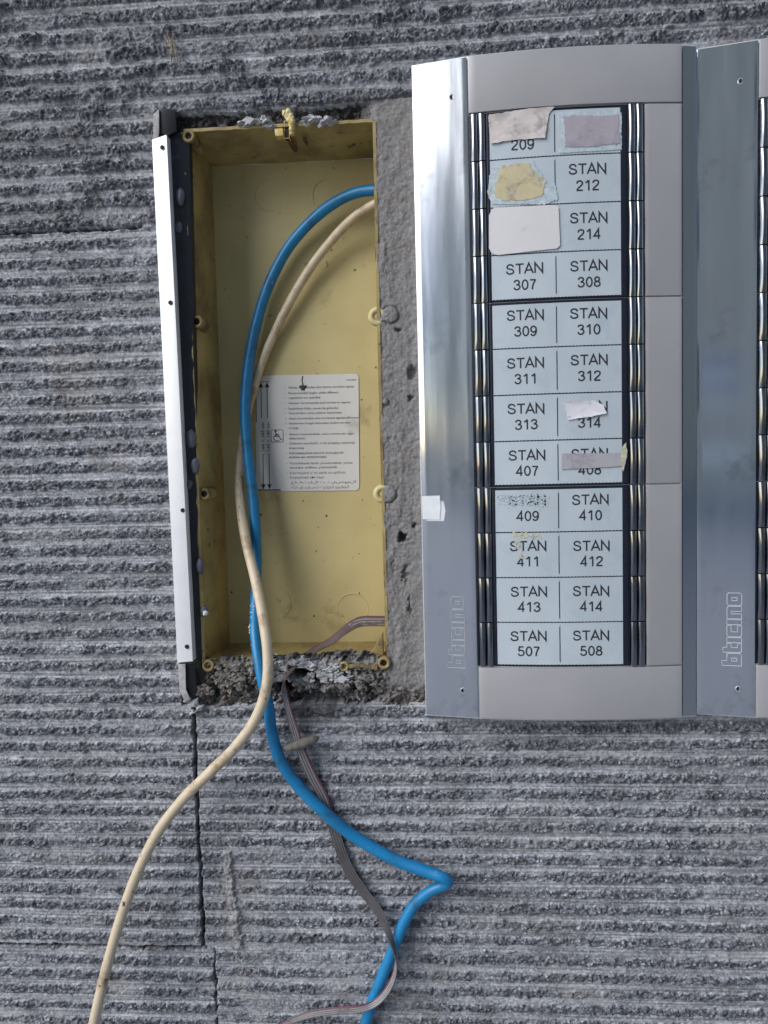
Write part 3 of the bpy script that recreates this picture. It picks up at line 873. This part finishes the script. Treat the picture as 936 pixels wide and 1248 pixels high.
k = MB()
k.lump((ct.x - 1.2, 13, i0[3] - .25), (1.3, 11, .45), 77, amp=.3, sub=3)
k.lump((ct.x + 6.5, 10, i0[3] - .2), (.8, 5, .35), 78, amp=.4, sub=3)
k.build('rust_run', M['rust'], box)
k = MB(); rg = random.Random(21)
for q in range(85):
    x, z = rg.uniform(i0[0] + 2, i0[1] - 2), rg.triangular(i0[2] + 3, i0[3] - 4, i0[2] + 12)
    if -103 < x < -41 and -16 < z < 53: continue
    a = rg.choice((.16, .2, .25, .3, .45))
    k.lump((x, DEP - .1, z), (a * rg.uniform(.7, 1.6), .12, a * rg.uniform(.7, 1.6)), q, amp=.3, sub=1)
for u, v, n_ in ((404, 303, 5), (398, 318, 4), (352, 300, 4), (372, 322, 3), (432, 330, 3), (300, 290, 4)):
    c = P(u, v, DEP - .3); pts = [c]
    for q in range(n_): pts.append(pts[-1] + Vector((rg.uniform(-1.3, 1.3), 0, rg.uniform(-1.6, .8))))
    MB().tube(pts, .13, 5).build('hair_thread', M['soot'], box)
tag(k.build('dirt_specks', M['soot'], box), kind='stuff')
# crumbs and clods loose in the mortar below the box
k = MB(); rg = random.Random(31)
for cu, cv, su, sv, n_, mi_ in ((330, 812, 11, 13, 75, 0), (405, 822, 16, 9, 80, 0), (372, 808, 12, 6, 35, 0), (278, 826, 22, 11, 70, 1), (440, 836, 30, 8, 45, 1), (246, 842, 8, 7, 20, 1)):
    for q in range(n_):
        u, v = rg.gauss(cu, su * .6), rg.gauss(cv, sv * .6)
        if not (236 < u < 508 and 786 < v < 856) or ((u - 385) / 18) ** 2 + ((v - 852) / 10) ** 2 < 1: continue
        a = rg.choice((.35, .5, .7, .7, 1.0, 1.4, 1.9))
        pz = P(u, v, -2.5)
        k.lump((pz.x, -2.3 - a * .3 + rg.uniform(-.5, 1.4), pz.z), (a * rg.uniform(.8, 1.6), a * .7, a * rg.uniform(.6, 1.1)), q, mi_, amp=.5, sub=2 if a > .6 else 1)
k.build('mortar_crumbs', [M['plaster'], M['clod']], wall)

# ------------------------------------------------------------------ what is left of the removed panel: white edge strip with black seal
edge_t = thing('edge_profile', (-134, 0, -104), 'white aluminium edge strip with black rubber seal left of the open yellow box', 'metal strip')


def quad_bar(c4, y_l, y_r, back):
    """c4: photo corners tl, tr, br, bl at their own depths; a bar with flat back"""
    tl, tr, br_, bl = c4
    f = [P(*bl, y_l), P(*br_, y_r), P(*tr, y_r), P(*tl, y_l)]
    return f, [(p.x, back, p.z) for p in f]


f, bk_ = quad_bar(((185, 170), (203, 164), (235, 806), (216, 808)), -6.5, -8.5, 1.0)
MB().hexa(f, bk_).build('strip', M['white_al'], edge_t, bevel=.35)
f, bk_ = quad_bar(((203.5, 150), (231, 172), (246, 800), (236, 806)), -3.2, -1.0, 4.0)
MB().hexa(f, bk_).build('rubber_seal', M['rubber'], edge_t, bevel=.5)
for u, v in ((198, 180), (208, 369), (223, 622), (228, 788)):
    p = P(u, v, -8.0)
    hb = MB().disc((p.x, p.y - .42, p.z), .95, p.y + 1, 16)
    ring(hb, (p.x, p.y - .4, p.z), 1.0, .18, 18, 6)
    hb.build('screw_hole', M['hole'], edge_t)
for u, v, a, c in ((220, 240, 2.3, 4.6), (218, 277, 2.0, 3.0), (233, 535, 2.6, 5.2), (238, 568, 2.4, 4.4), (231, 590, 1.6, 2.6), (249, 745, 2.2, 3.0), (244, 690, 2.2, 4.4)):
    p = P(u, v, -2.5)
    MB().lump((p.x, -2.5, p.z), (a, 1.6, c), int(v), amp=.08, sub=3).build('smoky_lug', M['lug'], edge_t)
p = P(252, 747, -4)
MB().lump((p.x - .5, -4.5, p.z), (1.6, 1.4, 1.5), 5, amp=.15).build('white_plug', M['white_al'], edge_t)
p = P(203, 149, -5)
k = MB().hexa([P(188, 138, -6), P(196, 131, -6.5), P(214, 134, -6), P(216, 160, -5), P(204, 166, -6), P(190, 160, -6)],
              [P(188, 138, 1), P(196, 131, 1), P(214, 134, 1), P(216, 160, 1), P(204, 166, 1), P(190, 160, 1)])
k.build('end_cap', M['rubber'], edge_t, bevel=.8)
MB().hexa([P(187, 139, -7), P(194, 133, -7.4), P(194, 160, -7.4), P(193, 168, -7.2), P(187, 169, -7)],
          [P(187, 139, -5), P(194, 133, -5), P(194, 160, -5), P(193, 168, -5), P(187, 169, -5)]).build('torn_end', M['torn'], edge_t, bevel=.4)
MB().hexa([P(217, 809, -6), P(226, 809, -7), P(227, 840, -7), P(232, 852, -6), P(226, 856, -5), P(219, 842, -5)],
          [P(217, 809, 0), P(226, 809, 0), P(227, 840, 0), P(232, 852, 0), P(226, 856, 0), P(219, 842, 0)]).build('torn_end', M['torn'], edge_t, bevel=.4)
MB().hexa([P(226.5, 808, -5), P(238, 812, -5), P(241, 848, -3), P(233, 850, -4), P(227, 836, -5.5)],
          [P(226.5, 808, 2), P(238, 812, 2), P(241, 848, 2), P(233, 850, 2), P(227, 836, 2)]).build('end_cap', M['rubber'], edge_t, bevel=.6)
k = MB()
for i, (u, v, a) in enumerate(((236, 857, 3.0), (229, 853, 2.2), (243, 862, 2.0), (235, 868, 1.6))):
    p = P(u, v, -3); k.lump((p.x, -3, p.z), (a, a * .7, a * .7), i + 9, amp=.5)
tag(k.build('plaster_crumb', M['plaster'], loc=P(236, 857, -3)), 'pale plaster crumb below the torn lower end of the white strip', 'plaster')
for i, (u, v, lb) in enumerate(((312, 152, 'pale plaster crumbs on top edge of yellow box, left of the broken clip'),
                                (388, 149, 'pale plaster crumbs on top edge of yellow box, right of the broken clip'))):
    k = MB(); p = P(u, v, -1)
    for q in range(7):
        k.lump((p.x + (q - 3) * 2.4, -1 - (q % 3) * .8, p.z + random.uniform(-1.2, 1.6)), (2.6, 2.0, 1.7), 20 + q + i * 9, amp=.5)
    tag(k.build('plaster_crumb', M['plaster'], loc=p), lb, 'plaster')

# ------------------------------------------------------------------ door entry panels
PX0, PX1, PZ0, PZ1 = -6.2, 131.7, -133.0, 198.0
MODZ = [170.6, 78.4, -13.8, -106.0]
STRIP_R, CAP_R = 21.2, 124.0


def yf(x):
    """front surface of the panel: flat strip, gently bowed middle, falling rail (mm)"""
    if x <= STRIP_R: return -5.0 - 5.8 * (x - PX0) / (STRIP_R - PX0)
    if x <= CAP_R:
        t = (x - STRIP_R) / (CAP_R - STRIP_R)
        return -10.8 + .2 * t - 3.3 * 4 * t * (1 - t)
    return -10.6 + 1.8 * (x - CAP_R) / (PX1 - CAP_R)


def slab(mb, x0, x1, z0, z1, lift=0.0, back=4.0, nx=14, mi=0, jag=0.0):
    """piece of the panel following the bowed front, lifted towards the viewer"""
    xs_ = [lerp(x0, x1, i / nx) for i in range(nx + 1)]
    zj = lambda i, z: z + (jag if i % 2 else -jag)
    fr = [[(x, yf(x) - lift, zj(i, z0)) for i, x in enumerate(xs_)], [(x, yf(x) - lift, z1) for x in xs_]]
    mb.grid(fr, mi)
    bb = [[(x, yf(x) - lift + back, zj(i, z0)) for i, x in enumerate(xs_)], [(x, yf(x) - lift + back, z1) for x in xs_]]
    mb.grid(bb, mi)
    for a, c in ((fr[0], bb[0]), (fr[1], bb[1])): mb.grid([a, c], mi)
    mb.add([fr[0][0], fr[1][0], bb[1][0], bb[0][0]], [(0, 1, 2, 3)], mi)
    mb.add([fr[0][-1], fr[1][-1], bb[1][-1], bb[0][-1]], [(0, 1, 2, 3)], mi)
    return mb


def weld_build(mb, name, m, parent, bevel=.3):
    o = mb.build(name, m, parent)
    bm = bmesh.new(); bm.from_mesh(o.data)
    bmesh.ops.remove_doubles(bm, verts=bm.verts, dist=1e-6)
    bmesh.ops.recalc_face_normals(bm, faces=bm.faces)
    if bevel:
        es = [e for e in bm.edges if len(e.link_faces) == 2 and e.calc_face_angle(0) > 0.9]
        bmesh.ops.bevel(bm, geom=es, offset=bevel * MM, segments=2, profile=.6, affect='EDGES', clamp_overlap=True)
    bm.to_mesh(o.data); bm.free()
    o.data.polygons.foreach_set('use_smooth', [True] * len(o.data.polygons))
    o.data.set_sharp_from_angle(angle=math.radians(30))
    return o


panel = thing('entry_panel', (PX0, 0, PZ0), 'whole door entry panel with 24 pale blue name labels, right beside the open box', 'intercom',
              'door entry panels side by side')
# base tray, a hair larger than the covers
tr_ = MB()
xs_ = [PX0 - .3 + i * (PX1 - PX0 + .6) / 40 for i in range(41)]
tf = [(x, yf(min(max(x, PX0), PX1)) + 1.4, z) for z in (PZ0 - .9, PZ1 + .9) for x in xs_]
n = 41
tb = [(x, .2, z) for z in (PZ0 - .9, PZ1 + .9) for x in xs_]
tr_.add(tf + tb, [(i, i + 1, n + i + 1, n + i) for i in range(n - 1)] + [(2 * n + i, 3 * n + i, 3 * n + i + 1, 2 * n + i + 1) for i in range(n - 1)]
        + [(i, 2 * n + i, 2 * n + i + 1, i + 1) for i in range(n - 1)] + [(n + i, n + i + 1, 3 * n + i + 1, 3 * n + i) for i in range(n - 1)]
        + [(0, n, 3 * n, 2 * n), (n - 1, 3 * n - 1, 4 * n - 1, 2 * n - 1)])
tr_.build('base_tray', M['frame'], panel)
strip = weld_build(slab(MB(), PX0, STRIP_R - .5, PZ0, PZ1, 0, 3.0, 10), 'polished_strip', M['polished'], panel, .35)
weld_build(slab(MB(), CAP_R + .5, PX1, PZ0 + .4, PZ1 - .4, 0, 3.0, 8), 'polished_rail', M['rail'], panel, .35)
weld_build(slab(MB(), STRIP_R, CAP_R, MODZ[0] + .35, PZ1, .35, 4, 26), 'end_cap', M['satin'], panel, .4)
weld_build(slab(MB(), STRIP_R + .3, CAP_R, PZ0, MODZ[3] - .35, .35, 4, 26), 'end_cap', M['satin'], panel, .4)
for hz_ in (180.0, -119.0):
    hx_ = 13.2
    hb = MB().disc((hx_, yf(hx_) - .06, hz_), 1.15, yf(hx_) + .6, 20, 1)
    ring(hb, (hx_, yf(hx_), hz_), 1.25, .22, 24, 6, 0)
    hb.build('screw_hole', [M['frame'], M['hole']], strip)
# outlined maker's lettering running up the strip
U = 1.27
GL = {'b': (5.0, [[(0, 0), (4.4, 0), (5, .6), (5, 5.4), (4.4, 6), (2, 6), (2, 8), (0, 8)], [(1.9, 1.9), (3.1, 1.9), (3.1, 4.1), (1.9, 4.1)]]),
      't': (3.6, [[(.6, 0), (3.6, 0), (3.6, 1.7), (2, 1.7), (2, 4.3), (3.6, 4.3), (3.6, 6), (2, 6), (2, 7.6), (0, 7.6), (0, .6)]]),
      'i': (2.0, [[(0, 0), (2, 0), (2, 6), (0, 6)]]),
      'c': (4.5, [[(.6, 0), (4.5, 0), (4.5, 1.7), (2, 1.7), (2, 4.3), (4.5, 4.3), (4.5, 6), (.6, 6), (0, 5.4), (0, .6)]]),
      'n': (5.0, [[(0, 0), (2, 0), (2, 4.3), (3, 4.3), (3, 0), (5, 0), (5, 5.4), (4.4, 6), (0, 6)]]),
      'o': (5.0, [[(.6, 0), (4.4, 0), (5, .6), (5, 5.4), (4.4, 6), (.6, 6), (0, 5.4), (0, .6)], [(1.9, 1.9), (3.1, 1.9), (3.1, 4.1), (1.9, 4.1)]])}
lg = MB()
adv = 0.0
for ch in 'bticino':
    wd, loops = GL[ch]
    for lp in loops:
        ring_ = []
        for a, c in zip(lp, lp[1:] + lp[:1]):
            for t in (0.0, .5):
                p = (lerp(a[0], c[0], t) + adv, lerp(a[1], c[1], t))
                x = 14.6 - p[1] * U * .88
                ring_.append((x, yf(x) - .03, -107.2 + p[0] * U))
        lg.tube(ring_ + ring_[:1], .16, 6, cap=False)
    adv += wd + .38
lg.build('outline_logo', M['logofaint'], strip)

NAMES = [('', '209'), ('', ''), ('', ''), ('STAN', '212'), ('', ''), ('STAN', '214')] + [('STAN', str(q)) for q in
        (307, 308, 309, 310, 311, 312, 313, 314, 407, 408, 409, 410, 411, 412, 413, 414, 507, 508)]
BLANK = {}
PAPER = ((31.2, 62.80), (62.86, 94.2))
ROWH = (MODZ[0] - MODZ[3]) / 12


def button_mesh(x0, x1, z0, z1):
    mb = MB()
    nu, nv = 30, 14
    half = (x1 - x0) / 2
    rows = []
    for j in range(nv + 1):
        t = j / nv
        bar_ = math.sin(math.pi * t) ** .8
        rw = []
        for i in range(nu + 1):
            s = i / nu
            x = lerp(x0, x1, s)
            q = (s * 2) % 1.0 if s < 1 else 1.0
            hump = math.sqrt(max(0, 1 - (2 * q - 1) ** 2))
            rw.append((x, yf(x) + 1.2 - hump * (1.5 + .75 * bar_) - .1, lerp(z0, z1, t)))
        rows.append(rw)
    mb.grid(rows)
    for e in (0, -1):
        mb.grid([rows[e], [(x, yf(x) + 2.2, z) for x, y, z in rows[e]]])
    for e in (0, -1):
        cl = [rw[e] for rw in rows]
        mb.grid([cl, [(x, yf(x) + 2.2, z) for x, y, z in cl]])
    return mb


for mi in range(3):
    zt, zb_ = MODZ[mi], MODZ[mi + 1]
    mod = bpy.data.objects.new('call_module', None); COL.objects.link(mod)
    mod.parent = panel; mod.empty_display_size = .01
    mod.location = Vector((0, 0, zb_ - PZ0)) * MM
    weld_build(slab(MB(), STRIP_R - .2, 106.0, zb_ + .12, zt - .12, -1.0, 3.4, 24), 'nameplate_frame', M['navy'], mod, .2)
    for a, c in ((29.8, 31.0), (94.5, 97.0)):
        weld_build(slab(MB(), a, c, zb_ + .5, zt - .5, -.35, 2.0, 3), 'bezel', M['navy'], mod, .2)
    weld_build(slab(MB(), 106.0, CAP_R, zb_ + .3, zt - .3, .25, 4, 8), 'side_cover', M['satin'], mod, .35)
    for r_ in range(4):
        z1_, z0_ = zt - r_ * ROWH, zt - (r_ + 1) * ROWH
        for a, c in ((21.7, 29.3), (97.8, 105.4)):
            button_mesh(a, c, z0_ + .3, z1_ - .3).build('push_button', M['chrome'], mod)
        for ci, (a, c) in enumerate(PAPER):
            pt_, pb = z1_ - (1.5 if r_ == 0 else .25), z0_ + (1.3 if r_ == 3 else .35)
            mb = slab(MB(), a, c, pb, pt_, -.55, .5, 36, 0, .16)
            if ci == 0: mb.hexa([(x, yf(x) + .49, z) for x, z in ((62.3, pb + 1.6), (62.74, pb + 1.6), (62.74, pt_ - 1.8), (62.3, pt_ - 1.8))], [(x, yf(x) + .56, z) for x, z in ((62.3, pb + 1.6), (62.74, pb + 1.6), (62.74, pt_ - 1.8), (62.3, pt_ - 1.8))], 1)
            BLANKME = MB(); BLANKME.v, BLANKME.f, BLANKME.m = list(mb.v), list(mb.f), list(mb.m)
            top_t, num = NAMES[(mi * 4 + r_) * 2 + ci]
            mid = (a + c) / 2 + (.2 if ci == 0 else 0)
            zc = (z0_ + z1_) / 2
            jx, jz = random.uniform(-.3, .3), random.uniform(-.25, .25)
            for tx, dz in ((top_t, 2.0), (num, -5.9)):
                if not tx: continue
                vs, fs, wd = stroke_text(tx)
                k_ = 5.0
                ta = random.uniform(-.012, .012)
                vs = [(q0, q1 + (q0 - wd / 2) * ta, q2) for q0, q1, q2 in vs]
                if num == '209': dz -= 1.7
                mb.add([(mid + jx + (p[0] - wd / 2) * k_, yf(mid + jx + (p[0] - wd / 2) * k_) + .55 - .05 - .004 * p[2], zc + jz + dz + p[1] * k_) for p in vs], fs, 1)
            o = mb.build('name_label', [M['paper'], M['ink']], mod, smooth=False, fix=False)
            bo = BLANKME.build('name_label', [M['paper'], M['ink']], mod, smooth=False, fix=False)
            BLANK[o.name] = bo.data
            bpy.data.objects.remove(bo)


# paper and glue stuck on the labels (parts of this panel only)
def stuck(name, poly, m, lift, label, inner=None, m2=None, th=.3, jag=0.0, seed=1, curl=0.0):
    """flat scrap: outline in photo px, laid on the bowed front"""
    rg_ = random.Random(seed)
    pts = []
    n_ = len(poly)
    for i in range(n_):
        a, c = poly[i], poly[(i + 1) % n_]
        L = math.hypot(c[0] - a[0], c[1] - a[1])
        k_ = max(1, int(L / 2.2))
        for t in range(k_):
            q = (lerp(a[0], c[0], t / k_), lerp(a[1], c[1], t / k_))
            pts.append((q[0] + rg_.uniform(-jag, jag), q[1] + rg_.uniform(-jag, jag)))
    w3 = [P(u, v, -12.3) for u, v in pts]
    mb = MB()
    cx, cz = sum(p.x for p in w3) / len(w3), sum(p.z for p in w3) / len(w3)
    fr, bk2 = [], []
    R_ = 7
    rows = []
    for k_ in range(R_ + 1):
        s = k_ / R_
        rw = []
        for i, p in enumerate(w3):
            x, z = lerp(cx, p.x, s), lerp(cz, p.z, s)
            h = lift + curl * s ** 3 * (.5 + .5 * math.sin(i * .23 + seed)) + rg_.uniform(0, .05)
            rw.append((x, yf(x) + .5 - h, z))
        rw.append(rw[0]); rows.append(rw)
    mb.grid(rows)
    mb.grid([rows[-1], [(x, y + th, z) for x, y, z in rows[-1]]])
    o = mb.build(name, m, panel, fix=False)
    if label: o['label'] = label
    return o


stuck('paper_sticker', [(595, 140), (640, 134), (675, 132), (668, 141), (664, 170), (630, 171), (598, 175)], M['beige'], .5, 'torn beige paper over label 209', jag=.5, seed=2, curl=.5)
stuck('glue_patch', [(680, 139), (754, 134), (757, 139), (757, 183), (720, 186), (681, 188)], M['gluepale'], .25, 'pale ragged glue edge under the mauve paper', jag=.7, seed=3)
stuck('paper_sticker', [(686, 145), (700, 142), (735, 143), (753, 141), (755, 176), (725, 180), (700, 181), (688, 180)], M['mauve'], .5, 'faded mauve paper on the top right label', jag=.9, seed=4)
stuck('glue_patch', [(603, 202), (650, 198), (657, 212), (668, 224), (676, 224), (680, 244), (664, 250), (630, 249), (600, 248), (594, 236), (596, 216)], M['gluepale'], .3, 'pale glue smear covering the second left label', jag=1.1, seed=5)
stuck('glue_patch', [(610, 203), (645, 199), (652, 212), (664, 222), (660, 240), (640, 245), (612, 244), (601, 236), (606, 218)], M['amber'], .5, 'yellow paper remains on the second left label', jag=1.2, seed=15)
stuck('paper_sticker', [(599, 256), (602, 253), (676, 251), (680, 254), (682, 300), (678, 304), (606, 311), (599, 308), (596, 302), (596, 262)], M['card'], .6, 'white card with rounded corners over the third left label', jag=.1, seed=6)
stuck('paper_sticker', [(687, 491), (722, 488), (735, 494), (738, 504), (718, 508), (692, 512)], M['scrap'], .5, 'torn white scrap over the word on label 314', jag=.7, seed=7, curl=.6)
stuck('glue_patch', [(684, 553), (757, 552), (757, 568), (730, 570), (684, 572)], M['tape'], .45, 'dull grey tape strip across label 408', jag=.25, seed=8)
stuck('glue_patch', [(757, 546), (762, 540), (764, 552), (762, 562), (759, 575), (756, 566)], M['beige_glue'], .8, 'beige glue smear on the bezel beside label 408', jag=.5, seed=9)
rg = random.Random(8)
k = MB()
for i in range(260):
    u, v = rg.uniform(606, 668), 603 + abs(rg.gauss(0, 7))
    p = P(u, min(v, 624), -12.2)
    s_ = rg.uniform(.15, .5)
    k.lump((p.x, yf(p.x) + .5, p.z), (s_ * 1.5, .18, s_), i, amp=.3, sub=1)
k.build('glue_crumbs', M['glue'], panel)['label'] = 'grey crumbly glue smearing label 409'
k = MB()
for i in range(90):
    if rg.random() < .6: u, v = rg.uniform(626, 660), rg.gauss(652.5, 1.5)
    else:
        t = rg.random(); u, v = 629 + 8 * t + rg.gauss(0, 2.0), 656 + 26 * t
    p = P(u, v, -12.2); s_ = rg.uniform(.25, .7)
    k.lump((p.x, yf(p.x) + .5, p.z), (s_ * 1.4, .22, s_), i + 300, amp=.3, sub=1)
k.build('glue_crumbs', M['beige_glue'], panel)['label'] = 'beige glue crumbs above label 411'


def strip_scrap(poly, lift, m, label):
    w3 = [P(u, v, -7.5) for u, v in poly]
    fx = lambda x: yf(max(x, PX0))
    MB().hexa([(p.x, fx(p.x) - lift, p.z) for p in w3], [(p.x, fx(p.x) - lift + .3, p.z) for p in w3]).build('tape_square', m, panel, smooth=False)['label'] = label


strip_scrap([(527, 609), (541, 611), (543, 622), (541, 635), (520, 635)], .32, M['scrap'], 'greyed tape under the white tape square')
strip_scrap([(514, 605), (536, 604), (537, 619), (536, 633), (515, 633)], .65, M['white_tape'], 'white tape square on the left edge of the polished strip')


def copy_tree(o, parent=None):
    c = o.copy(); COL.objects.link(c); c.parent = parent
    if o.name in BLANK: c.data = BLANK[o.name]
    if o.name.startswith('outline_logo'):
        c.data = o.data.copy(); c.data.materials[0] = M['logo']
    for ch_ in list(o.children):
        if ch_.name.split('.')[0] in ('paper_sticker', 'glue_patch', 'glue_crumbs', 'tape_square'): continue
        copy_tree(ch_, c)
    return c


second = copy_tree(panel)
second.location.x += 139.3 * MM
second['label'] = 'door entry panel cut off by the right edge, only polished strip and first buttons show'

# ------------------------------------------------------------------ cables
RIB = -5.2


def cable(name, ctrl, m, label, seed):
    rows = spline([(*P(u, v, y), r_) for u, v, y, r_ in ctrl], 1.6)
    o = MB().tube([r_[:3] for r_ in rows], [float(r_[3]) * .94 * (1 + .025 * math.sin(i_ * .31 + seed) * math.sin(i_ * .083)) for i_, r_ in enumerate(rows)], 18).build(name, m, loc=P(*ctrl[len(ctrl) // 2][:3]), fix=False)
    return tag(o, label, 'cable', 'loose cables')


blue_c = cable('blue_cable', [(470, 231, 17, 3.1), (455, 231.5, 20, 3.15), (430, 236, 24, 3.2), (400, 252, 28, 3.25), (370, 279, 30, 3.25), (345, 312, 31, 3.25), (322, 362, 31, 3.25),
                     (306, 425, 29, 3.25), (299, 490, 25, 3.25), (302, 550, 22, 3.2), (309, 610, 20, 3.2), (313, 680, 17, 3.0), (311, 735, 9, 2.9), (311, 775, -2, 2.9), (318, 820, -9, 3.1),
                     (327, 860, -10, 3.2), (331, 890, -8.5, 3.3), (341, 925, -7, 3.35), (362, 956, -5.6, 3.4), (390, 985, -6.6, 3.4), (430, 1018, -5.6, 3.4), (480, 1047, -8, 3.4),
                     (520, 1062, -11, 3.3), (541, 1070, -13.5, 3.1), (547, 1075, -12, 3.0), (541, 1079, -9.0, 3.0), (525, 1086, -7, 3.2), (505, 1103, -5.0, 3.25), (490, 1130, -4.8, 3.25),
                     (474, 1170, -4.8, 3.25), (462, 1200, -4.8, 3.25), (450, 1232, -4.8, 3.25), (440, 1275, -4.8, 3.25), (432, 1330, -4.8, 3.25)],
      M['blue'], 'thick blue cable arching through the box and kinking sharply on the wall', 1)
cable('cream_cable', [(472, 243, 18, 2.5), (456, 249, 20, 2.55), (430, 266, 25, 2.6), (405, 292, 29, 2.6), (380, 324, 31, 2.6), (355, 365, 32, 2.6), (335, 405, 33, 2.6), (318, 445, 33, 2.6),
                      (306, 485, 33, 2.65), (297, 525, 30, 2.7), (292, 570, 25, 2.75), (293, 615, 18, 2.8), (301, 665, 9, 2.85), (311, 705, 0, 2.9), (320, 750, -8, 2.9), (326, 795, -15, 2.95),
                      (325, 835, -18, 2.95), (312, 875, -19, 2.95), (287, 910, -19, 2.95), (255, 942, -18, 2.95), (222, 975, -17, 2.95), (192, 1015, -17, 2.95), (167, 1065, -18, 2.95),
                      (147, 1120, -20, 2.95), (131, 1175, -23, 2.95), (117, 1235, -27, 2.95), (104, 1300, -31, 2.95), (94, 1350, -34, 2.95)],
      M['cream'], 'dirty cream cable crossing the blue one and hanging down to the left', 2)
k = MB(); rg = random.Random(12)
bp_ = [(311, 735, 9.0), (309.5, 750, 5), (310, 765, 1), (311, 775, -2), (314, 795, -5), (318, 818, -8.5)]
for q in range(46):
    t = rg.random() * 4.99; i = int(t); t -= i
    u, v, y = (lerp(bp_[i][m_], bp_[i + 1][m_], t) for m_ in range(3))
    an = rg.uniform(-1.3, .9); p = P(u, v, y)
    k.lump((p.x + 2.75 * math.sin(an), p.y - 2.75 * math.cos(an), p.z), (rg.uniform(.25, .75), .25, rg.uniform(.3, .8)), q, amp=.3, sub=1)
k.build('paint_flecks', M['plasterpale'], blue_c)
# flat ribbon: eight conductors side by side
rib_t = thing('ribbon_cable', P(360, 880, -8), 'flat grey ribbon cable with a dark red edge wire twisting down the wall', 'cable', 'loose cables')
RC = [  # u, v, depth, across-direction (du, dv photo px from first to last wire), depth change across
    (474, 757, 16, 0, 13, 1), (460, 757, 16, 0, 13, 1), (438, 758, 16, 2, 13, 0), (420, 768, 15, 5, 9, -3), (404, 781, 13, 5, 7, -4), (385, 791, 9, 4, 6, -5), (366, 805, 2, 4, 4, -5),
    (350, 822, -5, 5, 1, -4), (346, 838, -8, -5, 2, -3), (351, 862, -9, -7, 3, 0), (359, 890, -8, -9, 5, 0), (367, 915, -7, -11, 5, 0), (380, 945, -4, -12, 5, 0), (394, 972, -2.7, -12, 5, 0),
    (404, 1000, -2.5, -12, 4, 0), (413, 1030, -2.8, -12, 4, 0), (425, 1060, -3.4, -12, 5, 0), (444, 1088, -4.2, -10, 6, 0), (462, 1112, -6, -9, 6, 0), (474, 1138, -9.2, -7, 4, -2), (481, 1160, -11, -3, 2, -5),
    (482, 1182, -11.5, 4, 1, -5), (474, 1204, -11, 6, 5, -3), (458, 1222, -10.5, 4, 8, -2), (436, 1230, -11.5, 1, 9, 0), (405, 1232, -10, 0, 9, 0), (372, 1238, -9, -2, 9, 0), (340, 1252, -8, -4, 8, 0), (318, 1275, -8, -5, 8, 0)]
NW = 8
for q in range(NW):
    s = (q / (NW - 1) - .5) * .86
    rows = spline([P(u + du * s, v + dv * s, y + dy * s) for u, v, y, du, dv, dy in RC], 1.6)
    mb = MB().tube(rows, .36, 8)
    base = M['redwire'] if q == 0 else M['wire' if q % 2 else 'palewire']
    o = mb.build('conductor', [base, M['brownwire'], M['sootwire' if q % 2 else 'wire']], rib_t, fix=False)
    za, zb1, zc1, zd = P(380, 806, 0).z * MM, P(360, 836, 0).z * MM, P(405, 1000, 0).z * MM, P(470, 1150, 0).z * MM
    oz = rib_t.location.z
    for pl in o.data.polygons:                       # grime along the run
        z_ = pl.center.z + oz + random.uniform(-.002, .002)
        pl.material_index = 1 if z_ > zb1 and z_ < za + .017 and q else (2 if zd < z_ < zc1 else 0)
    if q == 0: o['label'] = 'dark red edge wire of the ribbon'
# lump that pins the ribbon to the wall
k = MB()
rows = spline([(*P(u, v, y), r_) for u, v, y, r_ in ((347, 911, -10, 1.0), (352, 911, -10.5, 2.0), (362, 908, -10.5, 2.3), (372, 905, -9.8, 2.6), (381, 902, -8, 2.3), (388, 899, -6, 1.2))], .8)
rg = random.Random(3)
k.tube([r_[:3] for r_ in rows], [float(r_[3]) * rg.uniform(.9, 1.1) for r_ in rows], 14)
tag(k.build('putty_lump', M['putty'], loc=P(370, 905, -7)), 'grey-brown putty lump pinning the ribbon cable to the wall', 'putty')

# dry straw caught in the broken ribs above the box
k = MB(); rg = random.Random(44)
for q in range(9):
    u, v = 204 + rg.uniform(-4, 8), 44 + rg.uniform(-8, 10)
    pts = [P(u, v, -2.6)]
    for j in range(5):
        u += rg.uniform(-.5, 4.2); v += rg.uniform(3, 8)
        pts.append(P(u, v, -2.8 - 1.2 * math.sin(j)))
    k.tube([r_[:3] for r_ in spline([tuple(p_) for p_ in pts], 1.0)], rg.uniform(.12, .24), 5)
tag(k.build('dry_straw', M['straw'], loc=P(213, 62, -2.6)), 'wisp of dry brown straw caught in the wall above the white strip', 'straw')
